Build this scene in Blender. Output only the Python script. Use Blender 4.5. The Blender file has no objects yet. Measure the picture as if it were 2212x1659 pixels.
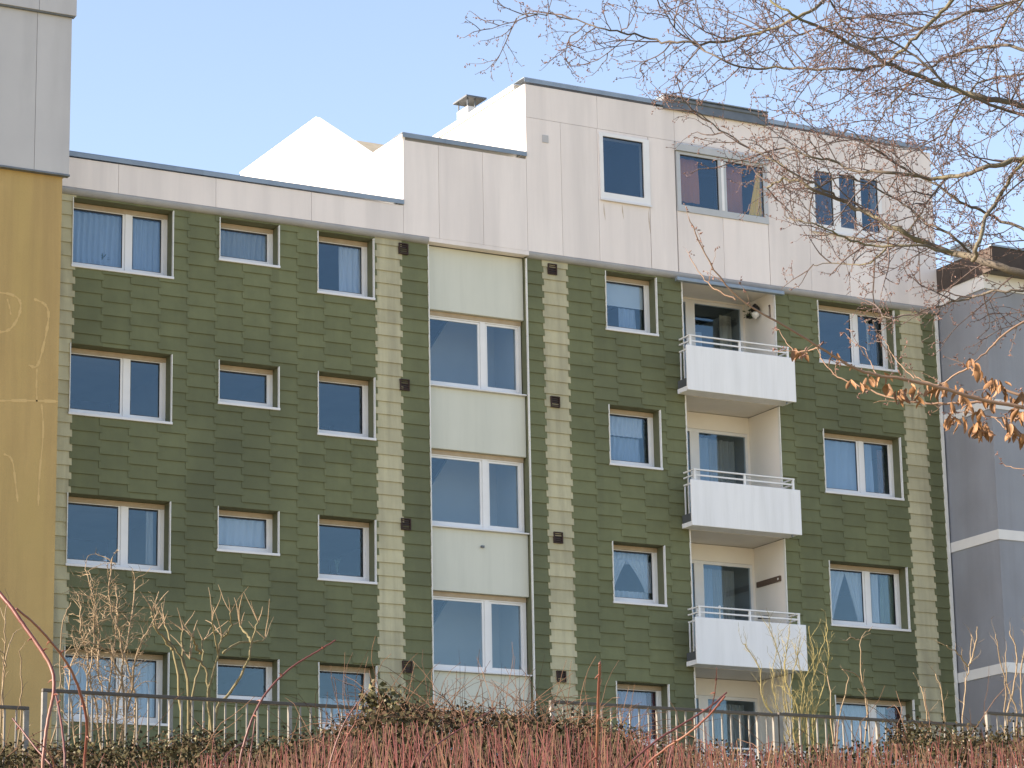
import bpy, math, random
import numpy as np
from mathutils import Matrix, Vector

random.seed(7)
RNG = np.random.default_rng(11)
scene = bpy.context.scene
COL = scene.collection

# ------------------------------------------------------------------ camera
CAM = np.array([0.0, -48.80174, 1.6])
FPX, PCX, PCY = 6382.977, 1106.0, 829.5          # focal length and centre on a 2212 x 1659 grid
YAW, PIT, ROL = math.radians(28.84136), math.radians(14.13959), math.radians(-1.06422)
FW = np.array([math.sin(YAW) * math.cos(PIT), math.cos(YAW) * math.cos(PIT), math.sin(PIT)])
_rt = np.array([math.cos(YAW), -math.sin(YAW), 0.0])
_up = np.cross(_rt, FW)
RT = _rt * math.cos(ROL) + _up * math.sin(ROL)
UP = -_rt * math.sin(ROL) + _up * math.cos(ROL)
cam_data = bpy.data.cameras.new('camera')
cam_data.sensor_width = 36.0
cam_data.lens = FPX / 2212.0 * 36.0
cam_data.clip_start = 0.1
cam_data.clip_end = 5000.0
cam = bpy.data.objects.new('camera', cam_data)
m = Matrix.Identity(4)
for i in range(3):
    m[i][0], m[i][1], m[i][2], m[i][3] = RT[i], UP[i], -FW[i], CAM[i]
cam.matrix_world = m
COL.objects.link(cam)
scene.camera = cam

# ------------------------------------------------------------------ sky and sun
SUN_AZ_BEHIND = math.radians(13.0)      # how far behind the facade plane the sun stands
SUN_EL = math.radians(27.0)
sun_dir = Vector((-math.cos(SUN_AZ_BEHIND) * math.cos(SUN_EL), math.sin(SUN_AZ_BEHIND) * math.cos(SUN_EL), math.sin(SUN_EL)))
world = bpy.data.worlds.new('World')
scene.world = world
world.use_nodes = True
wn, wl = world.node_tree.nodes, world.node_tree.links
for n in list(wn):
    wn.remove(n)
w_out = wn.new('ShaderNodeOutputWorld')
w_bg = wn.new('ShaderNodeBackground')
w_sky = wn.new('ShaderNodeTexSky')
w_sky.sky_type = 'NISHITA'
w_sky.sun_disc = False
w_sky.sun_elevation = SUN_EL
w_sky.sun_rotation = math.atan2(sun_dir.x, sun_dir.y)
w_sky.altitude = 100.0
w_sky.air_density = 1.0
w_sky.dust_density = 1.0
w_sky.ozone_density = 2.0
w_bg.inputs['Strength'].default_value = 0.12
wl.new(w_sky.outputs[0], w_bg.inputs[0])
wl.new(w_bg.outputs[0], w_out.inputs[0])
sun_data = bpy.data.lights.new('sun', 'SUN')
sun_data.energy = 5.0
sun_data.angle = math.radians(0.53)
sun_data.color = (1.0, 0.92, 0.80)
sun = bpy.data.objects.new('sun', sun_data)
sun.rotation_euler = (-sun_dir).to_track_quat('-Z', 'Y').to_euler()
sun.location = (-20, 10, 60)
COL.objects.link(sun)
scene.view_settings.view_transform = 'Standard'
scene.view_settings.look = 'None'
scene.view_settings.gamma = 1.0
scene.view_settings.use_curve_mapping = False
scene.view_settings.exposure = 1.57
scene.view_settings.use_white_balance = True      # the camera's balance for open shade
scene.view_settings.white_balance_temperature = 7550
scene.view_settings.white_balance_tint = 17
try:
    scene.cycles.max_bounces = 8
    scene.cycles.transparent_max_bounces = 12
    scene.cycles.use_denoising = True
except Exception:
    pass


# ------------------------------------------------------------------ helpers
def ray(x, y):
    return FW + RT * (x - PCX) / FPX - UP * (y - PCY) / FPX


def at_y(x, y, Y):
    d = ray(x, y)
    return CAM + d * (Y - CAM[1]) / d[1]


def at_x(x, y, X):
    d = ray(x, y)
    return CAM + d * (X - CAM[0]) / d[0]


def at_d(x, y, depth):
    return CAM + ray(x, y) * depth


def terrain(X, Y):
    pts = [(-400, -3), (-60, -0.4), (-48.8, 0.0), (-44, 0.55), (-36, 1.9), (-26, 4.0), (-21.3, 4.92), (-20.5, 4.98), (-10, 6.1), (-3, 7.1), (0, 7.2), (1000, 7.2)]
    for (a, za), (b, zb) in zip(pts, pts[1:]):
        if Y <= b:
            t = max(0.0, (Y - a) / (b - a))
            z = za + (zb - za) * t
            break
    else:
        z = 7.2
    if -35 < Y < -12:
        k = min(1.0, max(-1.0, (X - 12.5) / 8.0))
        w = min(1.0, (Y + 35) / 8.0, (-12 - Y) / 8.0)
        z += 0.25 * k * max(0.0, w)
    return z


class MB:
    def __init__(self):
        self.v, self.f, self.mi = [], [], []

    def quad(self, a, b, c, d, mi=0):
        n = len(self.v)
        self.v += [tuple(a), tuple(b), tuple(c), tuple(d)]
        self.f.append((n, n + 1, n + 2, n + 3))
        self.mi.append(mi)

    def poly(self, pts, mi=0):
        n = len(self.v)
        self.v += [tuple(p) for p in pts]
        self.f.append(tuple(range(n, n + len(pts))))
        self.mi.append(mi)

    def box(self, x0, x1, y0, y1, z0, z1):
        n = len(self.v)
        self.v += [(x0, y0, z0), (x1, y0, z0), (x1, y1, z0), (x0, y1, z0), (x0, y0, z1), (x1, y0, z1), (x1, y1, z1), (x0, y1, z1)]
        for q in ((0, 3, 2, 1), (4, 5, 6, 7), (0, 1, 5, 4), (1, 2, 6, 5), (2, 3, 7, 6), (3, 0, 4, 7)):
            self.f.append(tuple(n + i for i in q))
            self.mi.append(0)
        return self

    def prism_x(self, x0, x1, yz):
        """extrude a counter-clockwise (seen from +x) yz outline along x"""
        n = len(self.v)
        k = len(yz)
        self.v += [(x0, y, z) for y, z in yz] + [(x1, y, z) for y, z in yz]
        self.f.append(tuple(n + i for i in reversed(range(k))))
        self.f.append(tuple(n + k + i for i in range(k)))
        for i in range(k):
            j = (i + 1) % k
            self.f.append((n + i, n + j, n + k + j, n + k + i))
        self.mi += [0] * (k + 2)
        return self

    def tube(self, pts, radii, sides=5, cap=True):
        P = np.asarray(pts, float)
        k = len(P)
        T = np.gradient(P, axis=0)
        T /= np.linalg.norm(T, axis=1)[:, None] + 1e-9
        a = np.array([0.0, 0.0, 1.0]) if abs(T[0][2]) < 0.9 else np.array([1.0, 0, 0])
        u = np.cross(T[0], a)
        u /= np.linalg.norm(u)
        base = len(self.v)
        ang = np.arange(sides) * 2 * math.pi / sides
        ca, sa = np.cos(ang)[:, None], np.sin(ang)[:, None]
        for i in range(k):
            u = u - T[i] * np.dot(u, T[i])
            u /= np.linalg.norm(u) + 1e-9
            w = np.cross(T[i], u)
            ring = P[i] + radii[i] * (ca * u + sa * w)
            self.v += [tuple(r) for r in ring]
        for i in range(k - 1):
            for s in range(sides):
                s2 = (s + 1) % sides
                b = base + i * sides
                self.f.append((b + s, b + s2, b + sides + s2, b + sides + s))
                self.mi.append(0)
        if cap:
            self.f.append(tuple(base + s for s in reversed(range(sides))))
            self.f.append(tuple(base + (k - 1) * sides + s for s in range(sides)))
            self.mi += [0, 0]
        return self

    def spindle(self, p, d, length, r):
        """a small bud: two four-sided cones"""
        d = np.asarray(d, float)
        d = d / (np.linalg.norm(d) + 1e-9)
        a = np.array([0, 0, 1.0]) if abs(d[2]) < 0.9 else np.array([1.0, 0, 0])
        u = np.cross(d, a)
        u /= np.linalg.norm(u)
        w = np.cross(d, u)
        n = len(self.v)
        m_ = p + d * length * 0.4
        self.v += [tuple(p), tuple(m_ + u * r), tuple(m_ + w * r), tuple(m_ - u * r), tuple(m_ - w * r), tuple(p + d * length)]
        for q in ((0, 2, 1), (0, 3, 2), (0, 4, 3), (0, 1, 4), (5, 1, 2), (5, 2, 3), (5, 3, 4), (5, 4, 1)):
            self.f.append(tuple(n + i for i in q))
            self.mi.append(0)

    def mesh(self, name, mats=None, smooth=False):
        me = bpy.data.meshes.new(name)
        me.from_pydata(self.v, [], self.f)
        if mats is not None:
            for mt in (mats if isinstance(mats, (list, tuple)) else [mats]):
                me.materials.append(mt)
            if isinstance(mats, (list, tuple)) and len(mats) > 1:
                me.polygons.foreach_set('material_index', self.mi)
        if smooth:
            me.polygons.foreach_set('use_smooth', [True] * len(me.polygons))
        me.update()
        return me

    def build(self, name, mats, parent=None, smooth=False, kind=None, label=None):
        o = bpy.data.objects.new(name, self.mesh(name, mats, smooth))
        COL.objects.link(o)
        if parent is not None:
            o.parent = parent
            o.matrix_parent_inverse = Matrix.Translation(-parent_loc(parent))
        if kind:
            o['kind'] = kind
        if label:
            o['label'] = label
        return o


def parent_loc(p):
    v = Vector(p.location)
    q = p.parent
    while q is not None:
        v = v + Vector(q.location) if not q.get('_abs') else v
        q = q.parent
    return v


def tag(o, label, cat, group=None, kind=None):
    o['label'] = label
    o['category'] = cat
    if group:
        o['group'] = group
    if kind:
        o['kind'] = kind
    return o


def thing(name, label, cat, loc=(0, 0, 0), group=None):
    o = bpy.data.objects.new(name, None)
    o.location = loc
    o.empty_display_size = 0.2
    COL.objects.link(o)
    return tag(o, label, cat, group)


def box(name, mat, parent, x0, x1, y0, y1, z0, z1, bevel=0.0, **kw):
    o = MB().box(x0, x1, y0, y1, z0, z1).build(name, mat, parent, **kw)
    if bevel:
        b = o.modifiers.new('bevel', 'BEVEL')
        b.width = bevel
        b.segments = 2
    return o


def link_copy(src_mesh, name, loc, parent):
    o = bpy.data.objects.new(name, src_mesh)
    COL.objects.link(o)
    o.parent = parent
    o.matrix_parent_inverse = Matrix.Translation(-parent_loc(parent))
    o.location = loc
    return o


# ------------------------------------------------------------------ materials
def new_mat(name):
    mt = bpy.data.materials.new(name)
    mt.use_nodes = True
    nt = mt.node_tree
    bs = nt.nodes['Principled BSDF']
    return mt, nt, bs


def rgb(c):
    return (c[0], c[1], c[2], 1.0)


def mat(name, c1, c2=None, scale=4.0, stretch=(1, 1, 1), rough=0.7, per_piece=0.0, bump=0.0, bump_scale=60.0,
        stain=None, stain_amt=0.0, stain_scale=1.0, stain_stretch=(1, 1, 1), metallic=0.0, spec=0.3, detail=5.0, streak=None, streak_amt=0.0, streak_scale=4.0):
    """two tones mixed by noise in world position, an optional stain layer, and a brightness that differs from piece to piece"""
    mt, nt, bs = new_mat(name)
    N, L = nt.nodes, nt.links
    geo = N.new('ShaderNodeNewGeometry')
    mp = N.new('ShaderNodeMapping')
    mp.inputs['Scale'].default_value = stretch
    L.new(geo.outputs['Position'], mp.inputs['Vector'])
    no = N.new('ShaderNodeTexNoise')
    no.inputs['Scale'].default_value = scale
    no.inputs['Detail'].default_value = detail
    no.inputs['Roughness'].default_value = 0.6
    L.new(mp.outputs[0], no.inputs['Vector'])
    rp = N.new('ShaderNodeMapRange')
    rp.inputs['From Min'].default_value = 0.3
    rp.inputs['From Max'].default_value = 0.7
    L.new(no.outputs['Fac'], rp.inputs['Value'])
    mx = N.new('ShaderNodeMix')
    mx.data_type = 'RGBA'
    mx.inputs['A'].default_value = rgb(c1)
    mx.inputs['B'].default_value = rgb(c2 if c2 else c1)
    L.new(rp.outputs[0], mx.inputs['Factor'])
    col = mx.outputs['Result']
    if stain is not None:
        mp2 = N.new('ShaderNodeMapping')
        mp2.inputs['Scale'].default_value = stain_stretch
        mp2.inputs['Location'].default_value = (3.1, 7.7, 1.3)
        L.new(geo.outputs['Position'], mp2.inputs['Vector'])
        n2 = N.new('ShaderNodeTexNoise')
        n2.inputs['Scale'].default_value = stain_scale
        n2.inputs['Detail'].default_value = 6.0
        L.new(mp2.outputs[0], n2.inputs['Vector'])
        r2 = N.new('ShaderNodeMapRange')
        r2.inputs['From Min'].default_value = 0.48
        r2.inputs['From Max'].default_value = 0.72
        r2.inputs['To Max'].default_value = stain_amt
        L.new(n2.outputs['Fac'], r2.inputs['Value'])
        m2 = N.new('ShaderNodeMix')
        m2.data_type = 'RGBA'
        m2.inputs['B'].default_value = rgb(stain)
        L.new(col, m2.inputs['A'])
        L.new(r2.outputs[0], m2.inputs['Factor'])
        col = m2.outputs['Result']
    if streak is not None:
        mp3 = N.new('ShaderNodeMapping')
        mp3.inputs['Scale'].default_value = (1.0, 1.0, 0.07)
        L.new(geo.outputs['Position'], mp3.inputs['Vector'])
        n3 = N.new('ShaderNodeTexNoise')
        n3.inputs['Scale'].default_value = streak_scale
        n3.inputs['Detail'].default_value = 5.0
        n3.inputs['Roughness'].default_value = 0.65
        L.new(mp3.outputs[0], n3.inputs['Vector'])
        r3 = N.new('ShaderNodeMapRange')
        r3.inputs['From Min'].default_value = 0.45
        r3.inputs['From Max'].default_value = 0.70
        r3.inputs['To Max'].default_value = streak_amt
        L.new(n3.outputs['Fac'], r3.inputs['Value'])
        m3 = N.new('ShaderNodeMix')
        m3.data_type = 'RGBA'
        m3.inputs['B'].default_value = rgb(streak)
        L.new(col, m3.inputs['A'])
        L.new(r3.outputs[0], m3.inputs['Factor'])
        col = m3.outputs['Result']
    if per_piece:
        oi = N.new('ShaderNodeObjectInfo')
        ad = N.new('ShaderNodeMath')
        ad.operation = 'ADD'
        L.new(oi.outputs['Random'], ad.inputs[0])
        L.new(geo.outputs['Random Per Island'], ad.inputs[1])
        fr = N.new('ShaderNodeMath')
        fr.operation = 'FRACT'
        L.new(ad.outputs[0], fr.inputs[0])
        mr = N.new('ShaderNodeMapRange')
        mr.inputs['To Min'].default_value = 1.0 - per_piece
        mr.inputs['To Max'].default_value = 1.0 + per_piece
        L.new(fr.outputs[0], mr.inputs['Value'])
        hs = N.new('ShaderNodeHueSaturation')
        L.new(mr.outputs[0], hs.inputs['Value'])
        L.new(col, hs.inputs['Color'])
        col = hs.outputs['Color']
    L.new(col, bs.inputs['Base Color'])
    bs.inputs['Roughness'].default_value = rough
    bs.inputs['Metallic'].default_value = metallic
    bs.inputs['Specular IOR Level'].default_value = spec
    if bump:
        nb = N.new('ShaderNodeTexNoise')
        nb.inputs['Scale'].default_value = bump_scale
        nb.inputs['Detail'].default_value = 4.0
        L.new(geo.outputs['Position'], nb.inputs['Vector'])
        bp = N.new('ShaderNodeBump')
        bp.inputs['Strength'].default_value = bump
        bp.inputs['Distance'].default_value = 0.01
        L.new(nb.outputs['Fac'], bp.inputs['Height'])
        L.new(bp.outputs[0], bs.inputs['Normal'])
    return mt


def glass_mat(name, f0=0.062, tint=(0.88, 0.93, 0.97)):
    mt = bpy.data.materials.new(name)
    mt.use_nodes = True
    nt = mt.node_tree
    N, L = nt.nodes, nt.links
    for n in list(N):
        N.remove(n)
    out = N.new('ShaderNodeOutputMaterial')
    mix = N.new('ShaderNodeMixShader')
    tr = N.new('ShaderNodeBsdfTransparent')
    tr.inputs[0].default_value = rgb(tint)
    gl = N.new('ShaderNodeBsdfGlossy')
    gl.inputs['Roughness'].default_value = 0.02
    gl.inputs['Color'].default_value = (0.62, 0.85, 1.0, 1.0)
    lw = N.new('ShaderNodeLayerWeight')
    lw.inputs['Blend'].default_value = 0.5
    pw = N.new('ShaderNodeMath')
    pw.operation = 'POWER'
    pw.inputs[1].default_value = 5.0
    L.new(lw.outputs['Facing'], pw.inputs[0])
    fr = N.new('ShaderNodeMath')
    fr.operation = 'MULTIPLY_ADD'
    fr.inputs[1].default_value = 1.0 - f0
    fr.inputs[2].default_value = f0
    L.new(pw.outputs[0], fr.inputs[0])
    geo = N.new('ShaderNodeNewGeometry')
    no = N.new('ShaderNodeTexNoise')
    no.inputs['Scale'].default_value = 1.3
    L.new(geo.outputs['Position'], no.inputs['Vector'])
    bp = N.new('ShaderNodeBump')
    bp.inputs['Strength'].default_value = 0.02
    bp.inputs['Distance'].default_value = 0.02
    L.new(no.outputs['Fac'], bp.inputs['Height'])
    L.new(bp.outputs[0], gl.inputs['Normal'])
    L.new(fr.outputs[0], mix.inputs[0])
    L.new(tr.outputs[0], mix.inputs[1])
    L.new(gl.outputs[0], mix.inputs[2])
    L.new(mix.outputs[0], out.inputs[0])
    return mt


def cloth_mat(name, c, trans=0.35, rough=0.9):
    mt, nt, bs = new_mat(name)
    bs.inputs['Base Color'].default_value = rgb(c)
    bs.inputs['Roughness'].default_value = rough
    N, L = nt.nodes, nt.links
    tl = N.new('ShaderNodeBsdfTranslucent')
    tl.inputs[0].default_value = rgb(c)
    mix = N.new('ShaderNodeMixShader')
    mix.inputs[0].default_value = trans
    L.new(bs.outputs[0], mix.inputs[1])
    L.new(tl.outputs[0], mix.inputs[2])
    L.new(mix.outputs[0], N['Material Output'].inputs[0])
    return mt


M = {}
M['green'] = mat('green_shingle', (0.142, 0.156, 0.082), (0.168, 0.183, 0.097), scale=3.0, rough=0.8, per_piece=0.09, bump=0.25, streak=(0.10, 0.110, 0.068), streak_amt=0.35, streak_scale=3.0,
                 stain=(0.085, 0.096, 0.058), stain_amt=0.7, stain_scale=0.35, stain_stretch=(1, 1, 0.7))
M['green_wall'] = mat('green_render', (0.13, 0.14, 0.085), (0.16, 0.165, 0.10), scale=5, rough=0.85, bump=0.2)
M['pale'] = mat('pale_shingle', (0.46, 0.43, 0.285), (0.51, 0.48, 0.325), scale=3.0, rough=0.8, per_piece=0.10, bump=0.2, streak=(0.27, 0.25, 0.18), streak_amt=0.5, streak_scale=5.0,
                stain=(0.33, 0.305, 0.215), stain_amt=0.7, stain_scale=0.9, stain_stretch=(3, 1, 0.35))
M['panel'] = mat('white_cladding', (0.80, 0.73, 0.70), (0.84, 0.775, 0.745), scale=0.6, rough=0.6, per_piece=0.035, bump=0.1, streak=(0.66, 0.61, 0.59), streak_amt=0.5, streak_scale=2.6,
                 stain=(0.64, 0.59, 0.575), stain_amt=0.55, stain_scale=2.2, stain_stretch=(1, 1, 0.12))
M['panel_grey'] = mat('grey_cladding', (0.45, 0.45, 0.465), (0.50, 0.50, 0.51), scale=0.7, rough=0.6, per_piece=0.03, bump=0.08,
                      stain=(0.35, 0.35, 0.36), stain_amt=0.5, stain_scale=1.6, stain_stretch=(1, 1, 0.15))
M['seam'] = mat('seam_backing', (0.42, 0.40, 0.39), rough=0.9)
M['white_render'] = mat('white_render', (0.78, 0.76, 0.72), (0.82, 0.80, 0.77), scale=2, rough=0.85, bump=0.2)
M['metal'] = mat('zinc_flashing', (0.20, 0.25, 0.31), (0.27, 0.33, 0.39), scale=2.5, rough=0.45, metallic=0.35, per_piece=0.12, spec=0.5)
M['metal_dark'] = mat('dark_zinc', (0.12, 0.14, 0.16), (0.17, 0.19, 0.21), scale=4, rough=0.5, metallic=0.3)
M['lip'] = mat('drip_lip', (0.31, 0.32, 0.35), (0.40, 0.41, 0.43), scale=1.8, rough=0.8)
M['spandrel'] = mat('pale_spandrel', (0.60, 0.615, 0.545), (0.63, 0.645, 0.575), scale=0.8, rough=0.7, bump=0.2, streak=(0.53, 0.55, 0.49), streak_amt=0.6, streak_scale=3.0,
                    stain=(0.54, 0.56, 0.50), stain_amt=0.4, stain_scale=1.2, stain_stretch=(1, 1, 0.3))
M['frame'] = mat('white_frame', (0.74, 0.74, 0.75), (0.80, 0.80, 0.80), scale=3, rough=0.35, spec=0.5)
M['frame_grey'] = mat('grey_frame', (0.42, 0.44, 0.46), (0.48, 0.50, 0.52), scale=3, rough=0.4, spec=0.5)
M['warm_head'] = mat('warm_bounce_tan', (0.40, 0.31, 0.22), (0.47, 0.38, 0.28), scale=6, rough=0.6)  # white top frame in warm bounced light, put into the colour
M['sill'] = mat('sill_metal', (0.66, 0.66, 0.68), (0.72, 0.72, 0.74), scale=3, rough=0.4, metallic=0.1)
M['trim'] = mat('white_trim', (0.72, 0.72, 0.70), (0.80, 0.80, 0.78), scale=8, rough=0.45)
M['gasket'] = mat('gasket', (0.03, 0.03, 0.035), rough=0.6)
M['glass'] = glass_mat('window_glass')
M['room'] = mat('room_wall', (0.30, 0.29, 0.28), (0.36, 0.35, 0.33), scale=1.0, rough=0.9)
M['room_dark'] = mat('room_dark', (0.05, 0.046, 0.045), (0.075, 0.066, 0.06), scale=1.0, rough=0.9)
M['stair'] = mat('stair_grey', (0.36, 0.345, 0.33), (0.40, 0.385, 0.365), scale=1.0, rough=0.9)
M['loggia'] = mat('loggia_render', (0.82, 0.77, 0.71), (0.86, 0.82, 0.76), scale=1.2, rough=0.85, bump=0.15)
M['soffit'] = mat('soffit_concrete', (0.66, 0.63, 0.58), (0.72, 0.69, 0.64), scale=2, rough=0.9, bump=0.15)
M['parapet'] = mat('balcony_white', (0.82, 0.83, 0.86), (0.85, 0.86, 0.88), scale=1.0, rough=0.5, streak=(0.70, 0.71, 0.72), streak_amt=0.55, streak_scale=6.0, stain=(0.70, 0.72, 0.75), stain_amt=0.4, stain_scale=2, stain_stretch=(1, 1, 0.2))
M['rail_white'] = mat('white_rail', (0.74, 0.75, 0.76), (0.8, 0.8, 0.8), scale=6, rough=0.4)
M['vent'] = mat('vent_rust', (0.035, 0.020, 0.018), (0.055, 0.032, 0.026), scale=20, rough=0.7)
M['ochre'] = mat('ochre_render', (0.45, 0.31, 0.135), (0.50, 0.35, 0.155), scale=1.1, rough=0.9, bump=0.5, bump_scale=35, streak=(0.36, 0.25, 0.115), streak_amt=0.7, streak_scale=2.5,
                 stain=(0.44, 0.32, 0.13), stain_amt=0.8, stain_scale=0.45, stain_stretch=(1.6, 1, 0.5))
M['ochre_line'] = mat('ochre_filler', (0.60, 0.425, 0.20), (0.56, 0.39, 0.18), scale=9, rough=0.9, bump=0.3)
M['grey_render'] = mat('grey_render', (0.255, 0.275, 0.315), (0.28, 0.30, 0.34), scale=1.2, rough=0.9, bump=0.4, streak=(0.22, 0.23, 0.255), streak_amt=0.6, streak_scale=2.0,
                       stain=(0.20, 0.20, 0.215), stain_amt=0.6, stain_scale=0.5)
M['band'] = mat('white_band', (0.66, 0.66, 0.66), (0.74, 0.74, 0.73), scale=1.5, rough=0.8)
M['brown'] = mat('brown_fascia', (0.050, 0.038, 0.034), (0.075, 0.058, 0.05), scale=3, rough=0.7, per_piece=0.2)
M['roof'] = mat('roof_felt', (0.09, 0.09, 0.09), (0.13, 0.125, 0.12), scale=3, rough=0.95)
M['tile_roof'] = mat('tan_roof', (0.26, 0.24, 0.19), (0.32, 0.30, 0.24), scale=6, rough=0.9)
M['bark'] = mat('grey_bark', (0.070, 0.060, 0.054), (0.125, 0.11, 0.09), scale=7, rough=0.85, bump=0.5, bump_scale=90,
                stain=(0.17, 0.17, 0.06), stain_amt=0.55, stain_scale=1.2)
M['twig'] = mat('twig_brown', (0.066, 0.050, 0.050), (0.115, 0.090, 0.085), scale=3, rough=0.7)
M['bud'] = mat('bud_red', (0.115, 0.062, 0.056), (0.175, 0.105, 0.088), scale=30, rough=0.6, per_piece=0.3)
M['twig_tan'] = mat('twig_tan', (0.22, 0.15, 0.105), (0.16, 0.10, 0.072), scale=4, rough=0.7)
M['dead_leaf'] = mat('dead_leaf', (0.135, 0.066, 0.032), (0.22, 0.12, 0.056), scale=25, rough=0.6, per_piece=0.3)
M['shrub_tan'] = mat('shrub_tan', (0.17, 0.125, 0.078), (0.235, 0.185, 0.125), scale=5, rough=0.75, per_piece=0.2)
M['shrub_green'] = mat('shrub_green', (0.105, 0.098, 0.046), (0.16, 0.135, 0.08), scale=5, rough=0.75, per_piece=0.15)
M['shrub_yellow'] = mat('shrub_yellow', (0.15, 0.135, 0.048), (0.21, 0.18, 0.09), scale=5, rough=0.75, per_piece=0.2)
M['cane'] = mat('rose_cane', (0.095, 0.020, 0.018), (0.14, 0.045, 0.033), scale=14, rough=0.5, spec=0.5, stain=(0.20, 0.115, 0.062), stain_amt=0.7, stain_scale=5)
M['cane_dark'] = mat('dark_cane', (0.058, 0.012, 0.013), (0.095, 0.028, 0.024), scale=14, rough=0.5, spec=0.5)
M['thorn'] = mat('thorn', (0.13, 0.04, 0.03), (0.22, 0.09, 0.06), scale=20, rough=0.5)
M['redstem'] = mat('red_stem', (0.080, 0.015, 0.016), (0.125, 0.040, 0.034), scale=3, rough=0.6, per_piece=0.6)
M['drystem'] = mat('dry_stem', (0.14, 0.082, 0.05), (0.09, 0.048, 0.033), scale=3, rough=0.8, per_piece=0.5)
M['ivy'] = mat('bramble_leaf', (0.022, 0.023, 0.013), (0.042, 0.038, 0.020), scale=6, rough=0.9, spec=0.1, per_piece=0.5,
               stain=(0.075, 0.044, 0.030), stain_amt=1.0, stain_scale=2.5)
M['ivy_light'] = mat('bramble_leaf_young', (0.060, 0.066, 0.028), (0.10, 0.085, 0.040), scale=6, rough=0.6, per_piece=0.35)
M['fence'] = mat('galvanised', (0.17, 0.165, 0.155), (0.24, 0.235, 0.22), scale=8, rough=0.45, metallic=0.35, per_piece=0.1)
M['fence_rail'] = mat('weathered_rail', (0.07, 0.064, 0.058), (0.10, 0.092, 0.084), scale=8, rough=0.6, metallic=0.2)
M['ground'] = mat('ground', (0.27, 0.225, 0.14), (0.32, 0.28, 0.17), scale=0.8, rough=0.95, bump=0.4, bump_scale=8,
                  stain=(0.23, 0.24, 0.11), stain_amt=0.8, stain_scale=0.25)
M['black'] = mat('black_plastic', (0.02, 0.02, 0.022), rough=0.4)
M['slate'] = mat('slate_plastic', (0.075, 0.085, 0.095), (0.095, 0.105, 0.115), scale=6, rough=0.5)
M['wood'] = mat('brown_board', (0.10, 0.065, 0.05), (0.16, 0.115, 0.09), scale=12, stretch=(1, 6, 6), rough=0.7)
M['plant'] = mat('house_plant', (0.035, 0.06, 0.03), (0.06, 0.10, 0.04), scale=20, rough=0.6)
M['globe'] = mat('opal_globe', (0.80, 0.80, 0.78), rough=0.25)
M['c_white'] = cloth_mat('net_white', (0.66, 0.67, 0.68), 0.4)
M['c_blue'] = cloth_mat('curtain_blue', (0.42, 0.50, 0.60), 0.35)
M['c_pale'] = cloth_mat('curtain_pale', (0.72, 0.74, 0.78), 0.4)
M['c_grey'] = cloth_mat('curtain_grey', (0.36, 0.35, 0.32), 0.25)
M['c_green'] = cloth_mat('curtain_green', (0.15, 0.18, 0.12), 0.2)
M['c_dark'] = cloth_mat('curtain_dark', (0.035, 0.03, 0.035), 0.1)
M['c_brown'] = cloth_mat('curtain_brown', (0.16, 0.085, 0.06), 0.2)
M['c_red'] = cloth_mat('curtain_red', (0.17, 0.03, 0.035), 0.2)
M['c_yellow'] = cloth_mat('curtain_yellow', (0.95, 0.52, 0.015), 0.15)
M['c_orange'] = cloth_mat('curtain_orange', (0.60, 0.19, 0.06), 0.25)
M['c_beige'] = cloth_mat('curtain_beige', (0.55, 0.48, 0.37), 0.3)
M['c_lilac'] = cloth_mat('curtain_lilac', (0.50, 0.42, 0.55), 0.35)
M['blind'] = cloth_mat('blind_white', (0.72, 0.74, 0.74), 0.3)


# ------------------------------------------------------------------ ground
def make_ground():
    xs = list(np.concatenate([[-900, -300, -100, -40], np.arange(-20, 60.1, 2.0), [90, 150, 400, 1000]]))
    ys = list(np.concatenate([[-900, -300, -120, -70], np.arange(-52, 12.1, 1.0), [30, 80, 250, 1000, 2500]]))
    b = MB()
    for y in ys:
        for x in xs:
            z = terrain(x, y)
            if -50 < y < -4 and -20 < x < 60:
                z += 0.10 * math.sin(x * 1.3 + y * 0.7) * math.sin(y * 0.9 - x * 0.4)
            b.v.append((x, y, z))
    nx = len(xs)
    for j in range(len(ys) - 1):
        for i in range(nx - 1):
            a = j * nx + i
            b.f.append((a, a + 1, a + nx + 1, a + nx))
            b.mi.append(0)
    g = b.build('ground', M['ground'], smooth=True)
    g['kind'] = 'structure'
    g['label'] = 'sloping bank of earth and rough grass below the houses'
    return g


make_ground()

# ------------------------------------------------------------------ the green apartment building
BX0, BX1 = 17.22, 37.20
ZBASE, STOREY, TOP0 = 7.0, 2.75, 18.19
COURSE, PITCH = 0.2585, 0.555
bld = thing('apartment_building', 'green shingled apartment house with white upper storey and three white balconies', 'building', (27.2, 0.0, 7.0))

# openings: (x0, x1, height)
WIN = {'wide': (17.81, 19.77, 1.29), 'small': (20.70, 21.91, 0.81), 'third': (22.71, 23.89, 1.20), 'square': (29.03, 30.22, 1.20), 'right': (34.14, 36.08, 1.32)}
STAIR = (25.06, 27.23)
LOG = (30.82, 33.07)
holes = []
for kname, (a, b_, h) in WIN.items():
    for k in range(4):
        t = TOP0 - STOREY * k
        holes.append((a, b_, t - h, t))
holes.append((STAIR[0], STAIR[1], ZBASE, 18.26))
holes.append((LOG[0], LOG[1], ZBASE, 18.26))


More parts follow.
